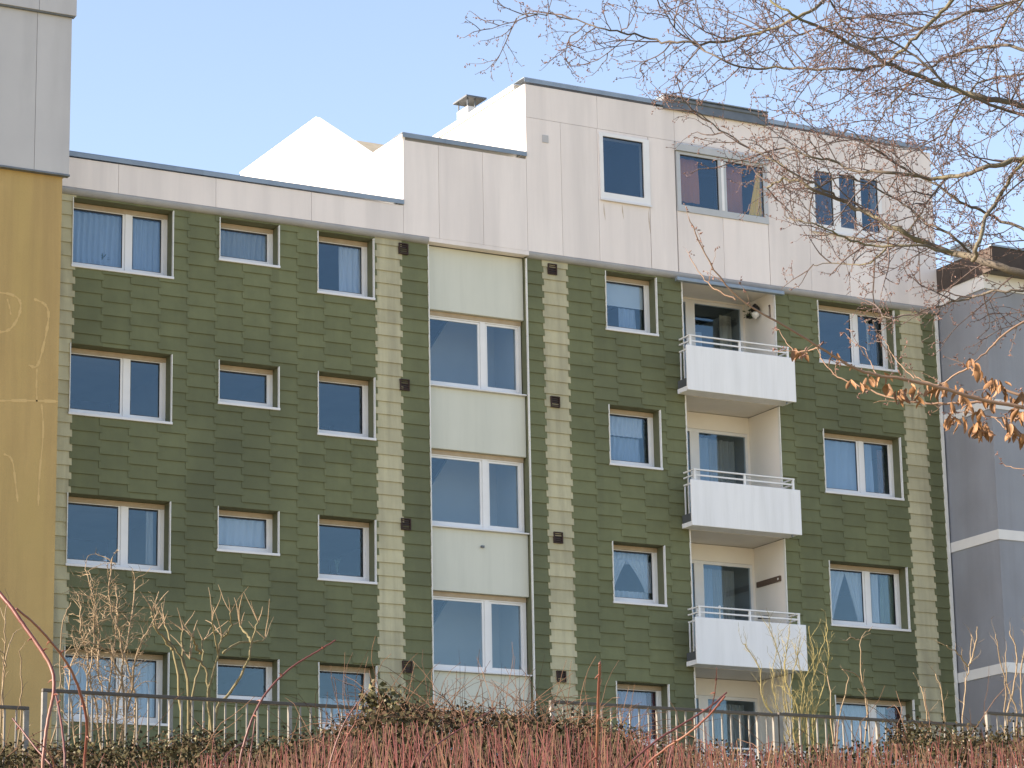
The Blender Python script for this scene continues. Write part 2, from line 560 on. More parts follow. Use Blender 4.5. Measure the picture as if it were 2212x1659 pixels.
def wall_with_holes(b, x0, x1, z0, z1, y0, y1, hs):
    xs = sorted({x0, x1} | {min(max(v, x0), x1) for h in hs for v in h[:2]})
    zs = sorted({z0, z1} | {min(max(v, z0), z1) for h in hs for v in h[2:]})
    nx, nz = len(xs) - 1, len(zs) - 1

    def solid(i, j):
        if not (0 <= i < nx and 0 <= j < nz):
            return False
        cx, cz = (xs[i] + xs[i + 1]) / 2, (zs[j] + zs[j + 1]) / 2
        return not any(h[0] < cx < h[1] and h[2] < cz < h[3] for h in hs)
    for i in range(nx):
        for j in range(nz):
            if not solid(i, j):
                continue
            a, c, d, e = xs[i], xs[i + 1], zs[j], zs[j + 1]
            b.quad((a, y0, d), (c, y0, d), (c, y0, e), (a, y0, e))
            b.quad((c, y1, d), (a, y1, d), (a, y1, e), (c, y1, e))
            if not solid(i - 1, j):
                b.quad((a, y1, d), (a, y0, d), (a, y0, e), (a, y1, e))
            if not solid(i + 1, j):
                b.quad((c, y0, d), (c, y1, d), (c, y1, e), (c, y0, e))
            if not solid(i, j - 1):
                b.quad((a, y1, d), (c, y1, d), (c, y0, d), (a, y0, d))
            if not solid(i, j + 1):
                b.quad((a, y0, e), (c, y0, e), (c, y1, e), (a, y1, e))


for (fa, fb) in ((BX0, STAIR[0]), (STAIR[1], LOG[0]), (LOG[1], BX1)):
    b = MB()
    wall_with_holes(b, fa, fb, ZBASE, 18.26, 0.0, 0.32, [h for h in holes if h[0] > fa and h[1] < fb])
    b.build('facade_wall', M['green_wall'], bld)

# outer body: back, sides, roofs; rooms inside
DEPTH = 7.75
body = MB()
body.box(BX0, BX1, DEPTH - 0.25, DEPTH, ZBASE, 18.9)
body.box(BX1 - 0.2, BX1, 0.325, DEPTH - 0.255, ZBASE, 18.2)
body.build('rear_wall', M['white_render'], bld)
for k in range(5):
    z = 18.23 - STOREY * k
    for (xa, xb) in ((BX0 + 0.02, STAIR[0] - 0.12), (STAIR[1] + 0.12, LOG[0] - 0.12), (LOG[1] + 0.12, BX1 - 0.21)):
        box('floor_slab', M['room'], bld, xa, xb, 0.33, DEPTH - 0.26, z + 0.02, z + 0.24)
for xa in (20.2, 22.3, STAIR[0] - 0.10, STAIR[1] + 0.02, LOG[0] - 0.10, LOG[1] + 0.02):
    box('inner_wall', M['room'], bld, xa, xa + 0.08, 0.33, DEPTH - 0.26, ZBASE + 0.3, 18.24)
for xa, xb in ((BX0 + 0.05, STAIR[0] - 0.12), (STAIR[1] + 0.12, LOG[0] - 0.12), (LOG[1] + 0.12, BX1 - 0.21)):
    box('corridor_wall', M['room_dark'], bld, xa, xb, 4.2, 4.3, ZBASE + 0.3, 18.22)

# --- shingles
columns = []       # (x0, x1, phase, pale)


def add_cols(edges, phase, pales):
    for i in range(len(edges) - 1):
        columns.append((edges[i], edges[i + 1], (phase + i) % 2, i in pales))


e0 = [17.856 - PITCH] + [17.856 + PITCH * i for i in range(11)] + [23.935, 24.475, STAIR[0] - 0.01]
add_cols(e0, 0, {0, 12})
add_cols([STAIR[1] + 0.01, 27.60, 28.155, 28.71, 29.265, 29.82, 30.372, LOG[0] - 0.01], 1, {1})
add_cols([LOG[1] + 0.01, 33.445, 33.995, 34.55, 35.11, 35.665, 36.225, 36.79, BX1 - 0.02], 1, {6})
Z_REF = 16.555


def minus(rects, h):
    out = []
    for (a, c, d, e) in rects:
        if h[1] <= a or h[0] >= c or h[3] <= d or h[2] >= e:
            out.append((a, c, d, e))
            continue
        if h[0] > a:
            out.append((a, h[0], d, e))
        if h[1] < c:
            out.append((h[1], c, d, e))
        xa, xc = max(a, h[0]), min(c, h[1])
        if h[2] > d:
            out.append((xa, xc, d, h[2]))
        if h[3] < e:
            out.append((xa, xc, h[3], e))
    return out


TILT, THICK = 0.026, 0.009


def shingle_into(b, a, c, d, e, zb, ox=0.0, oz=0.0):
    def y(z):
        return -0.010 - TILT * (1.0 - (z - zb) / (COURSE + 0.03))
    y0, y1 = y(d), y(e)
    n = len(b.v)
    b.v += [(a - ox, y0, d - oz), (c - ox, y0, d - oz), (c - ox, y0 + THICK, d - oz), (a - ox, y0 + THICK, d - oz),
            (a - ox, y1, e - oz), (c - ox, y1, e - oz), (c - ox, y1 + THICK, e - oz), (a - ox, y1 + THICK, e - oz)]
    for q in ((0, 3, 2, 1), (4, 5, 6, 7), (0, 1, 5, 4), (1, 2, 6, 5), (2, 3, 7, 6), (3, 0, 4, 7)):
        b.f.append(tuple(n + i for i in q))
        b.mi.append(0)


pieces = []
for (xa, xb, ph, pale) in columns:
    base = Z_REF - COURSE * 0.5 * ph
    k0 = int(math.floor((ZBASE - base) / COURSE))
    for k in range(k0, 12):
        zb = base + k * COURSE
        zt = zb + COURSE + 0.03
        if zb > 18.24:
            break
        jx = random.uniform(-0.006, 0.006)
        jz = random.uniform(-0.005, 0.005)
        zb += jz
        zt += jz
        r = [(xa - 0.018 + jx, xb + 0.018 + jx, max(zb, ZBASE), min(zt, 18.255))]
        for h in holes:
            r = minus(r, (h[0] - 0.004, h[1] + 0.004, h[2] - 0.02, h[3] + 0.004))
        for (a, c, d, e) in r:
            a, c = max(a, BX0 + 0.01), min(c, BX1 - 0.012)
            if c - a > 0.035 and e - d > 0.035:
                pieces.append((a, c, d, e, zb, pale))
greens = [p for p in pieces if not p[5]]
pales = [p for p in pieces if p[5]]


def showing(p):      # how large a shingle shows: its area over its squared distance
    dist2 = (p[0] - CAM[0]) ** 2 + CAM[1] ** 2 + (p[2] - CAM[2]) ** 2
    vis = 1.0 if p[2] > 9.3 else 0.3
    return vis * (p[1] - p[0]) * (p[3] - p[2]) / dist2


greens.sort(key=showing, reverse=True)
for i, (a, c, d, e, zb, _) in enumerate(greens[:300]):
    q = MB()
    shingle_into(q, a, c, d, e, zb)
    q.build('shingle', M['green'], bld)
q = MB()
for (a, c, d, e, zb, _) in greens[300:]:
    shingle_into(q, a, c, d, e, zb)
q.build('shingle_field', M['green'], bld, kind='stuff')
for (a, c, d, e, zb, _) in pales:
    q = MB()
    shingle_into(q, a, c, d, e, zb)
    q.build('pale_shingle', M['pale'], bld)


# --- windows in the green facade
def empty_part(name, parent, loc):
    o = bpy.data.objects.new(name, None)
    o.empty_display_size = 0.1
    COL.objects.link(o)
    o.parent = parent
    o.location = Vector(loc) - parent_loc(parent)
    return o


def pane_obj(parent, x0, x1, z0, z1, y):
    o = MB().box(x0, x1, y, y + 0.008, z0, z1).build('pane', M['glass'], parent)
    return o


def frame_ring(b, x0, x1, z0, z1, y0, y1, l, r, bt, tp):
    b.box(x0, x0 + l, y0, y1, z0, z1)
    b.box(x1 - r, x1, y0, y1, z0, z1)
    b.box(x0 + l, x1 - r, y0, y1, z0, z0 + bt)
    b.box(x0 + l, x1 - r, y0, y1, z1 - tp, z1)


def window(x0, x1, z0, z1, split=None, y=0.25, trims=True, frame='frame'):
    w = empty_part('window', bld, (x0, y, z0))
    b = MB()
    frame_ring(b, x0 + 0.004, x1 - 0.004, z0 + 0.004, z1 - 0.006, y, y + 0.065, 0.065, 0.065, 0.105, 0.085)
    sashes = []
    if split:
        b.box(split - 0.05, split + 0.05, y + 0.003, y + 0.062, z0 + 0.109, z1 - 0.091)
        sashes = [(x0 + 0.069, split - 0.05), (split + 0.05, x1 - 0.069)]
    else:
        sashes = [(x0 + 0.069, x1 - 0.069)]
    b.build('frame', M[frame], w)
    for (a, c) in sashes:
        s = MB()
        frame_ring(s, a + 0.002, c - 0.002, z0 + 0.111, z1 - 0.093, y + 0.02, y + 0.06, 0.045, 0.045, 0.045, 0.015)
        s.build('sash', M[frame], w)
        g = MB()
        frame_ring(g, a + 0.047, c - 0.047, z0 + 0.156, z1 - 0.108, y + 0.026, y + 0.05, 0.010, 0.010, 0.010, 0.03)  # dark seal; its thicker top edge paints the shade below the head
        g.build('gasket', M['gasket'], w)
        pane_obj(w, a + 0.056, c - 0.056, z0 + 0.165, z1 - 0.137, y + 0.034)
    box('warm_bounce_strip', M['warm_head'], w, x0 + 0.006, x1 - 0.006, y - 0.014, y - 0.001, z1 - 0.094, z1 - 0.010)  # tan strip over the white top frame, painting its warm bounced light
    box('sill', M['sill'], w, x0 - 0.02, x1 + 0.02, -0.055, y - 0.002, z0 - 0.030, z0 + 0.018, bevel=0.006)
    if trims:
        box('edge_trim', M['trim'], w, x0 - 0.007, x0 + 0.007, -0.050, 0.012, z0, z1)
        box('edge_trim', M['trim'], w, x1 - 0.007, x1 + 0.007, -0.050, 0.012, z0, z1)
    return w


for k in range(4):
    t = TOP0 - STOREY * k
    for kn, sp in (('wide', 18.985), ('small', None), ('third', None), ('square', None), ('right', 35.26)):
        a, c, h = WIN[kn]
        window(a, c, t - h, t, sp)

# --- stair tower bay
SP_Y = 0.10
for k in range(4):
    zt = 18.245 if k == 0 else 15.435 - STOREY * (k - 1)
    zb = 16.975 - STOREY * k
    box('spandrel_panel', M['spandrel'], bld, STAIR[0] + 0.012, STAIR[1] - 0.012, SP_Y, 0.30, max(zb, ZBASE), zt, bevel=0.006)
    z1 = zb - 0.003
    z0 = 15.465 - STOREY * k
    if k < 4:
        z0 = max(z0, ZBASE + 0.02)
        w = empty_part('stair_window', bld, (STAIR[0], 0.2, z0))
        y = 0.21
        xa, xb, sp = STAIR[0] + 0.015, STAIR[1] - 0.025, 26.36
        b = MB()
        frame_ring(b, xa, xb, z0, z1 - 0.06, y, y + 0.07, 0.06, 0.06, 0.07, 0.05)
        b.box(sp - 0.055, sp + 0.055, y + 0.003, y + 0.066, z0 + 0.07, z1 - 0.11)
        b.build('frame', M['frame'], w)
        for (a, c) in ((xa + 0.06, sp - 0.055), (sp + 0.055, xb - 0.06)):
            s = MB()
            frame_ring(s, a + 0.002, c - 0.002, z0 + 0.072, z1 - 0.112, y + 0.02, y + 0.06, 0.045, 0.045, 0.05, 0.04)
            s.build('sash', M['frame'], w)
            pane_obj(w, a + 0.045, c - 0.045, z0 + 0.12, z1 - 0.15, y + 0.034)
        box('warm_bounce_strip', M['warm_head'], w, xa, xb, y - 0.02, y - 0.001, z1 - 0.085, z1 - 0.002)  # painted warm bounce on the stair window's top frame
        box('sill', M['sill'], w, xa, xb + 0.01, 0.02, y - 0.002, z0 - 0.028, z0 - 0.002, bevel=0.005)
        # the flight and walls behind the glass
        fl = MB()
        outl = [(26.40, z1 + 0.6), (27.60, z1 + 0.6), (27.60, z0 - 0.6), (24.9, z0 - 0.6), (24.9, z1 - 1.75), (25.72, z1 - 0.52), (26.22, z1 + 0.26)]
        fl.poly([(x, 1.30, z) for x, z in reversed(outl)])
        fl.poly([(x, 1.42, z) for x, z in outl])
        for (xa_, za_), (xb_, zb_) in zip(outl, outl[1:] + outl[:1]):
            fl.quad((xa_, 1.30, za_), (xb_, 1.30, zb_), (xb_, 1.42, zb_), (xa_, 1.42, za_))
        fl.build('stair_flight', M['stair'], w)
        box('stair_side_wall', M['stair'], w, STAIR[1] - 0.03, STAIR[1] + 0.015, 0.33, 1.29, z0 - 0.5, z1 + 0.45)
        box('stair_back_wall', M['room_dark'], w, STAIR[0] - 0.1, STAIR[1] + 0.4, 2.6, 2.7, z0 - 0.6, z1 + 0.7)
box('edge_trim', M['trim'], bld, STAIR[0] - 0.008, STAIR[0] + 0.008, -0.052, 0.09, ZBASE, 18.22)
box('edge_trim', M['trim'], bld, STAIR[1] - 0.007, STAIR[1] + 0.010, -0.043, 0.012, ZBASE, 18.22)
box('wall_hook', M['metal_dark'], bld, 26.18, 26.24, 0.05, 0.099, 12.36, 12.40)
box('end_trim', M['trim'], bld, BX1 - 0.06, BX1 + 0.005, -0.06, 0.0, ZBASE, 18.2)

# --- vents
for k in range(4):
    z = 18.065 - 2.703 * k
    for xx in (24.52, 27.81):
        v = empty_part('vent', bld, (xx, -0.04, z))
        b = MB()
        frame_ring(b, xx - 0.10, xx + 0.10, z - 0.11, z + 0.11, -0.062, -0.002, 0.02, 0.02, 0.02, 0.02)
        b.build('vent_frame', M['vent'], v)
        for s in range(4):
            MB().box(xx - 0.08, xx + 0.08, -0.050, -0.030, z - 0.075 + s * 0.042, z - 0.055 + s * 0.042).build('louvre', M['vent'], v)
        MB().box(xx - 0.08, xx + 0.08, -0.028, -0.004, z - 0.09, z + 0.09).build('vent_back', M['black'], v)

# --- loggias and balconies
for k in range(4):
    fz = 15.86 - STOREY * k          # loggia floor
    cz = 18.245 - STOREY * k if k else 18.245
    lo = empty_part('loggia', bld, ((LOG[0] + LOG[1]) / 2, 1.1, fz))
    LD = 1.10
    zfl = max(fz, ZBASE + 0.2)
    ceil = 18.245 if k == 0 else 15.80 - STOREY * (k - 1)
    b = MB()
    b.box(LOG[0] - 0.09, LOG[0] + 0.001, 0.325, LD + 0.1, zfl, ceil)
    b.build('side_wall', M['loggia'], lo)
    MB().box(LOG[1] - 0.001, LOG[1] + 0.09, 0.004, LD + 0.1, zfl, ceil).build('side_wall', M['loggia'], lo)
    # back wall with one glazed opening
    ox0, ox1, oz1 = 30.93, 33.02, 18.21 - STOREY * k
    MB().box(LOG[0] + 0.002, LOG[1] - 0.002, LD, LD + 0.1, oz1, ceil).build('lintel', M['loggia'], lo)
    MB().box(ox1, LOG[1] - 0.002, LD, LD + 0.1, zfl, oz1).build('jamb', M['loggia'], lo)
    MB().box(LOG[0] + 0.002, ox0, LD, LD + 0.1, zfl, oz1).build('jamb', M['loggia'], lo)
    b = MB()
    frame_ring(b, ox0, ox1, zfl + 0.02, oz1 - 0.005, LD + 0.005, LD + 0.075, 0.05, 0.05, 0.06, 0.065)
    b.box(31.62, 31.84, LD + 0.008, LD + 0.07, zfl + 0.08, oz1 - 0.07)
    b.build('door_frame', M['frame'], lo)
    pane_obj(lo, ox0 + 0.05, 31.62, zfl + 0.08, oz1 - 0.07, LD + 0.035)
    pane_obj(lo, 31.84, ox1 - 0.05, zfl + 0.08, oz1 - 0.07, LD + 0.035)
    # room behind
    rm = MB()
    rm.quad((LOG[0] - 0.2, 4.0, zfl - 0.1), (LOG[1] + 0.2, 4.0, zfl - 0.1), (LOG[1] + 0.2, 4.0, ceil), (LOG[0] - 0.2, 4.0, ceil))
    rm.quad((LOG[0] - 0.2, LD + 0.1, zfl + 0.01), (LOG[1] + 0.2, LD + 0.1, zfl + 0.01), (LOG[1] + 0.2, 4.0, zfl + 0.01), (LOG[0] - 0.2, 4.0, zfl + 0.01))
    rm.quad((LOG[0] - 0.2, LD + 0.11, ceil - 0.01), (LOG[0] - 0.2, 4.0, ceil - 0.01), (LOG[1] + 0.2, 4.0, ceil - 0.01), (LOG[1] + 0.2, LD + 0.11, ceil - 0.01))
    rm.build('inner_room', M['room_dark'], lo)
    for xx in LOG:
        box('edge_trim', M['trim'], lo, xx - 0.008, xx + 0.008, -0.052, 0.012, zfl, min(ceil, 18.22))
    if k == 0:
        box('ceiling', M['soffit'], lo, LOG[0], LOG[1], 0.0, LD + 0.1, 18.246, 18.255)
    # balcony slab and parapet
    sb = 15.80 - STOREY * k
    ba = empty_part('balcony', bld, ((LOG[0] + LOG[1]) / 2, -0.25, sb))
    if sb < ZBASE + 1.0:
        pass
    PX0, PX1, PY = 30.59, 33.19, -0.50
    box('slab', M['soffit'], ba, LOG[0] + 0.003, LOG[1] - 0.003, -0.001, LD + 0.2, sb + 0.012, sb + 0.12)
    box('slab_front', M['parapet'], ba, PX0 + 0.04, PX1 - 0.04, PY + 0.045, -0.055, sb + 0.010, sb + 0.10)
    box('parapet_panel', M['parapet'], ba, PX0, PX1, PY, PY + 0.04, sb, sb + 0.925, bevel=0.008)
    box('kerb', M['slate'], ba, PX0 + 0.05, PX0 + 0.12, PY + 0.06, -0.06, sb + 0.11, sb + 0.27)
    zt = sb + 0.925
    for px in (30.725, 31.90, 33.06):
        box('post', M['rail_white'], ba, px - 0.022, px + 0.022, PY + 0.045, PY + 0.085, zt - 0.25, zt + 0.205)
    box('rail', M['rail_white'], ba, PX0 + 0.10, PX1 - 0.10, PY + 0.04, PY + 0.09, zt + 0.206, zt + 0.236, bevel=0.006)
    for px in (30.747, 31.922):
        box('rail', M['rail_white'], ba, px, (31.878 if px < 31 else 33.038), PY + 0.055, PY + 0.08, zt + 0.095, zt + 0.125)
    for sx in (PX0 + 0.115, PX1 - 0.145):
        for dz in (0.206, 0.095, -0.05):
            box('side_rail', M['rail_white'], ba, sx, sx + 0.03, PY + 0.092, -0.04, zt + dz, zt + dz + 0.03)
        for yy in (-0.34, -0.20, -0.07):
            box('side_bar', M['rail_white'], ba, sx + 0.004, sx + 0.026, yy - 0.012, yy + 0.012, sb + 0.275, zt - 0.052)
    if k in (0, 1):
        b = MB()
        b.tube([(33.02, -0.40, sb - 0.03), (33.02, -0.40, sb + 0.02)], [0.022, 0.022], 8)
        b.build('drain_spout', M['metal'], ba)
box('canopy_flashing', M['metal'], bld, 30.60, 33.19, -0.24, -0.135, 18.135, 18.215, bevel=0.012)

# --- upper storey: cladding panels
YF = -0.12
bk = MB()
bk.prism_x(24.49 + 0.012, BX1 - 0.012, [(YF + 0.03, 18.26), (0.25, 18.26), (0.25, 20.22), (YF + 0.03, 20.22)])
bk.box(BX0 + 0.1, 24.485, YF + 0.03, 0.25, 18.26, 18.90)
ring_holes = [(28.91, 30.08, 19.645, 21.06), (30.725, 32.94, 19.645, 21.10), (34.02, 35.83, 19.66, 21.07)]
bk2 = MB()
bk.v, bk.f, bk.mi = [], [], []
bk.box(BX0 + 0.1, 24.485, YF + 0.03, 0.25, 18.27, 18.90)
bk.box(24.50, 27.225, YF + 0.03, 0.25, 18.27, 20.235)
wall_with_holes(bk, 27.235, BX1 - 0.012, 18.27, 21.82, YF + 0.03, 0.25, ring_holes)
bk.build('parapet_backing', M['seam'], bld)


def clad(x0, x1, z0, z1):
    g = 0.0035
    for (a, c, d, e) in [r for h in [None] for r in clip_clad(x0 + g, x1 - g, z0 + g, z1 - g)]:
        o = MB().box(a, c, YF, YF + 0.028, d, e).build('cladding_panel', M['panel'], bld)


def clip_clad(a, c, d, e):
    rs = [(a, c, d, e)]
    for h in ring_holes:
        rs = minus(rs, h)
    return [r for r in rs if r[1] - r[0] > 0.03 and r[3] - r[2] > 0.03]


for a, c in zip([BX0 + 0.3, 18.647, 20.58, 22.54], [18.647, 20.58, 22.54, 24.49]):
    clad(a, c, 18.345, 18.915)
for a, c in zip([24.49, 25.265, 26.24], [25.265, 26.24, 27.225]):
    clad(a, c, 18.345, 20.25)
low = [27.225, 28.02, 28.87, 30.07, 30.70, 31.82, 32.93, 33.96, 34.93, 35.95, BX1]
for a, c in zip(low, low[1:]):
    clad(a, c, 18.345, 21.135)
hi = [27.225, 28.886, 30.712, 32.93, 34.95, BX1]
for a, c in zip(hi, hi[1:]):
    clad(a, c, 21.135, 21.83)


def lip(x0, x1):
    b = MB()
    R_ = 0.105
    prof = [(YF + 0.004, 18.345)]
    for i in range(9):
        an = math.pi / 2 * i / 8
        prof.append((YF - 0.006 + R_ * (1 - math.cos(an)), 18.335 - R_ * math.sin(an)))
    prof += [(0.02, 18.228), (0.02, 18.262), (YF + 0.029, 18.262), (YF + 0.029, 18.345)]
    b.prism_x(x0, x1, prof)
    b.build('drip_edge', M['lip'], bld, smooth=False)


lip(BX0 + 0.1, STAIR[0] - 0.02)
lip(STAIR[1] + 0.02, BX1 - 0.003)
box('soffit_board', M['panel'], bld, STAIR[0] - 0.018, STAIR[1] + 0.018, YF + 0.002, 0.095, 18.262, 18.346)


def coping(x0, x1, z):
    b = MB()
    b.prism_x(x0, x1, [(YF - 0.035, z - 0.10), (YF - 0.028, z - 0.10), (YF - 0.028, z - 0.012), (0.30, z - 0.005), (0.30, z), (YF - 0.02, z + 0.002), (YF - 0.035, z - 0.015)])
    b.build('coping', M['metal'], bld)


for a, c in ((BX0 + 0.15, 20.3), (20.303, 22.5), (22.503, 24.49)):
    coping(a, c, 19.03)
coping(24.47, 25.4, 20.40)
coping(25.403, 27.225, 20.40)
for a, c in ((27.20, 29.4), (29.403, 30.45), (32.99, 35.1), (35.103, BX1 + 0.03)):
    coping(a, c, 21.965)
# raised gutter box over the wide upper window
b = MB()
b.prism_x(30.455, 32.985, [(YF - 0.075, 21.80), (YF - 0.02, 21.80), (0.28, 21.93), (0.28, 22.07), (YF - 0.06, 22.07), (YF - 0.09, 22.03), (YF - 0.085, 21.99), (YF - 0.06, 21.97)])
b.build('roof_gutter', M['metal_dark'], bld)
box('gutter_cap', M['metal'], bld, 30.44, 33.0, YF - 0.10, 0.2, 22.072, 22.10, bevel=0.01)

# side walls that catch the sun
b = MB()
b.prism_x(24.487, 24.55, [(YF + 0.031, 18.30), (7.75, 18.30), (7.75, 21.90), (3.85, 21.93), (1.36, 20.385), (YF + 0.031, 20.385)])
b.build('gable_wall', M['white_render'], bld)
b = MB()
b.prism_x(24.47, 24.56, [(1.33, 20.39), (3.84, 21.935), (7.78, 21.905), (7.78, 21.93), (3.83, 21.965), (1.30, 20.42)])
b.build('gable_coping', M['trim'], bld)
b = MB()
b.prism_x(27.222, 27.45, [(0.255, 18.30), (7.75, 18.30), (7.75, 21.83), (0.255, 21.83)])
b.prism_x(27.2215, 27.234, [(YF + 0.032, 18.30), (0.254, 18.30), (0.254, 21.83), (YF + 0.032, 21.83)])
b.build('gable_wall', M['white_render'], bld)
b = MB()
b.prism_x(27.195, 27.5, [(0.302, 21.85), (7.8, 21.85), (7.8, 21.955), (0.302, 21.955)])
b.build('side_coping', M['trim'], bld)
b = MB()
b.prism_x(BX1 - 0.25, BX1, [(0.255, 18.205), (7.75, 18.205), (7.75, 21.83), (0.255, 21.83)])
b.build('gable_wall', M['white_render'], bld)
b = MB()
b.box(BX0 + 0.05, 24.48, 0.26, DEPTH - 0.26, 18.60, 18.70)
b.build('flat_roof', M['roof'], bld)
b = MB()
b.prism_x(24.565, 27.22, [(0.26, 18.6), (7.7, 18.6), (7.7, 20.95), (2.15, 20.95), (1.34, 20.42), (0.26, 20.30)])
b.build('terrace_roof', M['tile_roof'], bld)
box('flat_roof', M['roof'], bld, 27.46, BX1 - 0.26, 0.26, DEPTH + 0.02, 21.70, 21.84)
box('rear_wall', M['white_render'], bld, 27.46, BX1 - 0.26, DEPTH - 0.22, DEPTH - 0.01, 18.5, 21.69)

# chimney with a flat hood
ch = empty_part('chimney', bld, (28.6, 5.0, 21.85))
p = at_y(1019, 224, 4.95)
cx, cy, ctop = p[0], 4.95, p[2]
box('shaft', M['white_render'], ch, cx - 0.10, cx + 0.12, cy, cy + 0.50, 21.84, ctop - 0.06)
box('hood', M['metal_dark'], ch, cx - 0.17, cx + 0.33, cy - 0.08, cy + 0.56, ctop + 0.13, ctop + 0.165)
for dx in (-0.08, 0.10):
    for dy in (0.04, 0.46):
        box('hood_leg', M['metal_dark'], ch, cx + dx - 0.012, cx + dx + 0.012, cy + dy - 0.012, cy + dy + 0.012, ctop - 0.06, ctop + 0.13)

# penthouse windows (flush in the cladding)
def flush_window(x0, x1, z0, z1, panes, y0, mt, name='penthouse_window'):
    w = empty_part(name, bld, (x0, y0, z0))
    b = MB()
    wall_with_holes(b, x0 + 0.003, x1 - 0.003, z0 + 0.003, z1 - 0.003, y0, y0 + 0.09, panes)
    b.build('frame', M[mt], w)
    for (a, c, d, e) in panes:
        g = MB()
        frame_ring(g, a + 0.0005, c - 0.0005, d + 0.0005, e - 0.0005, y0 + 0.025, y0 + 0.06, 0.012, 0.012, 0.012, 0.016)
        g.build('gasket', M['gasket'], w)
        pane_obj(w, a + 0.013, c - 0.013, d + 0.013, e - 0.017, y0 + 0.035)
    return w


w1 = flush_window(28.91, 30.08, 19.645, 21.06, [(28.99, 29.935, 19.80, 20.99)], YF - 0.03, 'frame')
box('sill', M['sill'], w1, 28.90, 30.09, YF - 0.055, YF - 0.031, 19.625, 19.66)
w2 = flush_window(30.725, 32.94, 19.645, 20.93, [(30.815, 31.735, 19.785, 20.87), (31.925, 32.84, 19.785, 20.87)], YF - 0.025, 'frame_grey')
w2b = MB()
w2b.box(31.80, 31.86, YF - 0.03, YF - 0.0255, 19.79, 20.87)
w2b.build('mullion_cover', M['frame'], w2)
b = MB()
b.prism_x(30.70, 32.965, [(YF - 0.07, 20.935), (0.06, 20.935), (0.06, 21.098), (YF - 0.05, 21.098), (YF - 0.075, 21.07)])
b.build('shutter_box', M['frame_grey'], w2)
w3 = flush_window(34.02, 35.83, 19.66, 21.07, [(34.12, 34.58, 19.82, 20.99), (34.75, 35.165, 19.82, 20.99), (35.295, 35.745, 19.82, 20.99)], YF - 0.03, 'frame')
box('sill', M['sill'], w3, 34.0, 35.85, YF - 0.06, YF - 0.031, 19.64, 19.675)
for (a, c) in ((27.50, 30.40), (30.5, 33.4), (33.5, BX1 - 0.3)):
    rm = MB()
    rm.quad((a, 2.6, 18.6), (c, 2.6, 18.6), (c, 2.6, 21.6), (a, 2.6, 21.6))
    rm.quad((a, 0.251, 18.9), (c, 0.251, 18.9), (c, 2.6, 18.9), (a, 2.6, 18.9))
    rm.quad((a, 0.251, 21.55), (a, 2.6, 21.55), (c, 2.6, 21.55), (c, 0.251, 21.55))
    rm.quad((c, 0.251, 18.6), (c, 0.251, 21.6), (c, 2.6, 21.6), (c, 2.6, 18.6))
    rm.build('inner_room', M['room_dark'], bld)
box('air_vent', M['panel_grey'], bld, 27.60, 27.735, YF - 0.015, YF - 0.002, 20.655, 20.81)
# rust runs under the plain upper window
for (xx, za, zb) in ((29.42, 19.28, 19.62), (30.04, 19.05, 19.60), (28.99, 19.2, 19.58)):
    b = MB()
    b.poly([(xx - 0.006, YF - 0.002, zb), (xx - 0.012, YF - 0.002, (za + zb) / 2), (xx + 0.028, YF - 0.002, za), (xx + 0.012, YF - 0.002, (za + zb) / 2 + 0.05)])
    b.build('rust_run', mat('rust_run', (0.45, 0.33, 0.24), (0.60, 0.52, 0.45), scale=20, rough=0.9), bld)


# ------------------------------------------------------------------ curtains and things behind the glass
def curtain(label, mt, x0, x1, z0, z1, y=0.345, folds=9.0, amp=0.02, shape=None, group=None, name='curtain', cat='curtain'):
    nx, nz = max(12, int((x1 - x0) * folds * 5)), 8
    b = MB()
    ph = random.uniform(0, 6)
    for j in range(nz + 1):
        v = j / nz
        for i in range(nx + 1):
            u = i / nx
            xa, xb = x0, x1
            if shape:
                xa, xb = shape(v, x0, x1)
            x = xa + (xb - xa) * u
            yy = y + amp * math.sin(2 * math.pi * folds * u * (x1 - x0) + ph + 0.6 * math.sin(5 * v)) + 0.006 * math.sin(17 * u + 4 * v)
            b.v.append((x, yy, z0 + (z1 - z0) * v))
    for j in range(nz):
        for i in range(nx):
            a = j * (nx + 1) + i
            b.f.append((a, a + 1, a + nx + 2, a + nx + 1))
            b.mi.append(0)
    o = b.build(name, M[mt], smooth=True)
    return tag(o, label, cat, group)


def top(k):
    return TOP0 - STOREY * k


a, c, h = WIN['wide']
curtain('pleated net curtain behind the left wide window under the roof edge, left pane', 'c_blue', 17.86, 18.94, top(0) - 1.22, top(0) - 0.14)
curtain('pleated net curtain behind the left wide window under the roof edge, narrow right pane', 'c_blue', 19.02, 19.68, top(0) - 1.22, top(0) - 0.14)
curtain('pale curtain strip at the right edge of the third-row wide window at left', 'c_grey', 19.45, 19.58, top(2) - 1.25, top(2) - 0.14)
curtain('pale drawn curtain in the lowest wide window at left, behind the bushes', 'c_pale', 17.86, 19.68, top(3) - 1.25, top(3) - 0.14)
a, c, h = WIN['small']
curtain('grey pleated curtain in the small window just under the roof edge', 'c_grey', a + 0.06, c - 0.05, top(0) - h + 0.03, top(0) - 0.13)
curtain('pale drawn curtain in the small window of the third row', 'c_pale', a + 0.06, c - 0.05, top(2) - h + 0.03, top(2) - 0.13, folds=6)
a, c, h = WIN['third']
curtain('light curtain on the right side of the window beside the yellowish strip, top row', 'c_pale', a + 0.62, c - 0.1, top(0) - h + 0.03, top(0) - 0.13)
curtain('half-height lace curtain in the lowest window beside the yellowish strip', 'c_white', a + 0.06, c - 0.06, top(3) - h + 0.03, top(3) - 0.60)
a, c, h = WIN['square']
curtain('white roller blind half down in the square window under the penthouse', 'blind', a + 0.06, c - 0.06, top(0) - 0.60, top(0) - 0.12, amp=0.001, folds=1, name='roller_blind', cat='blind', y=0.322)
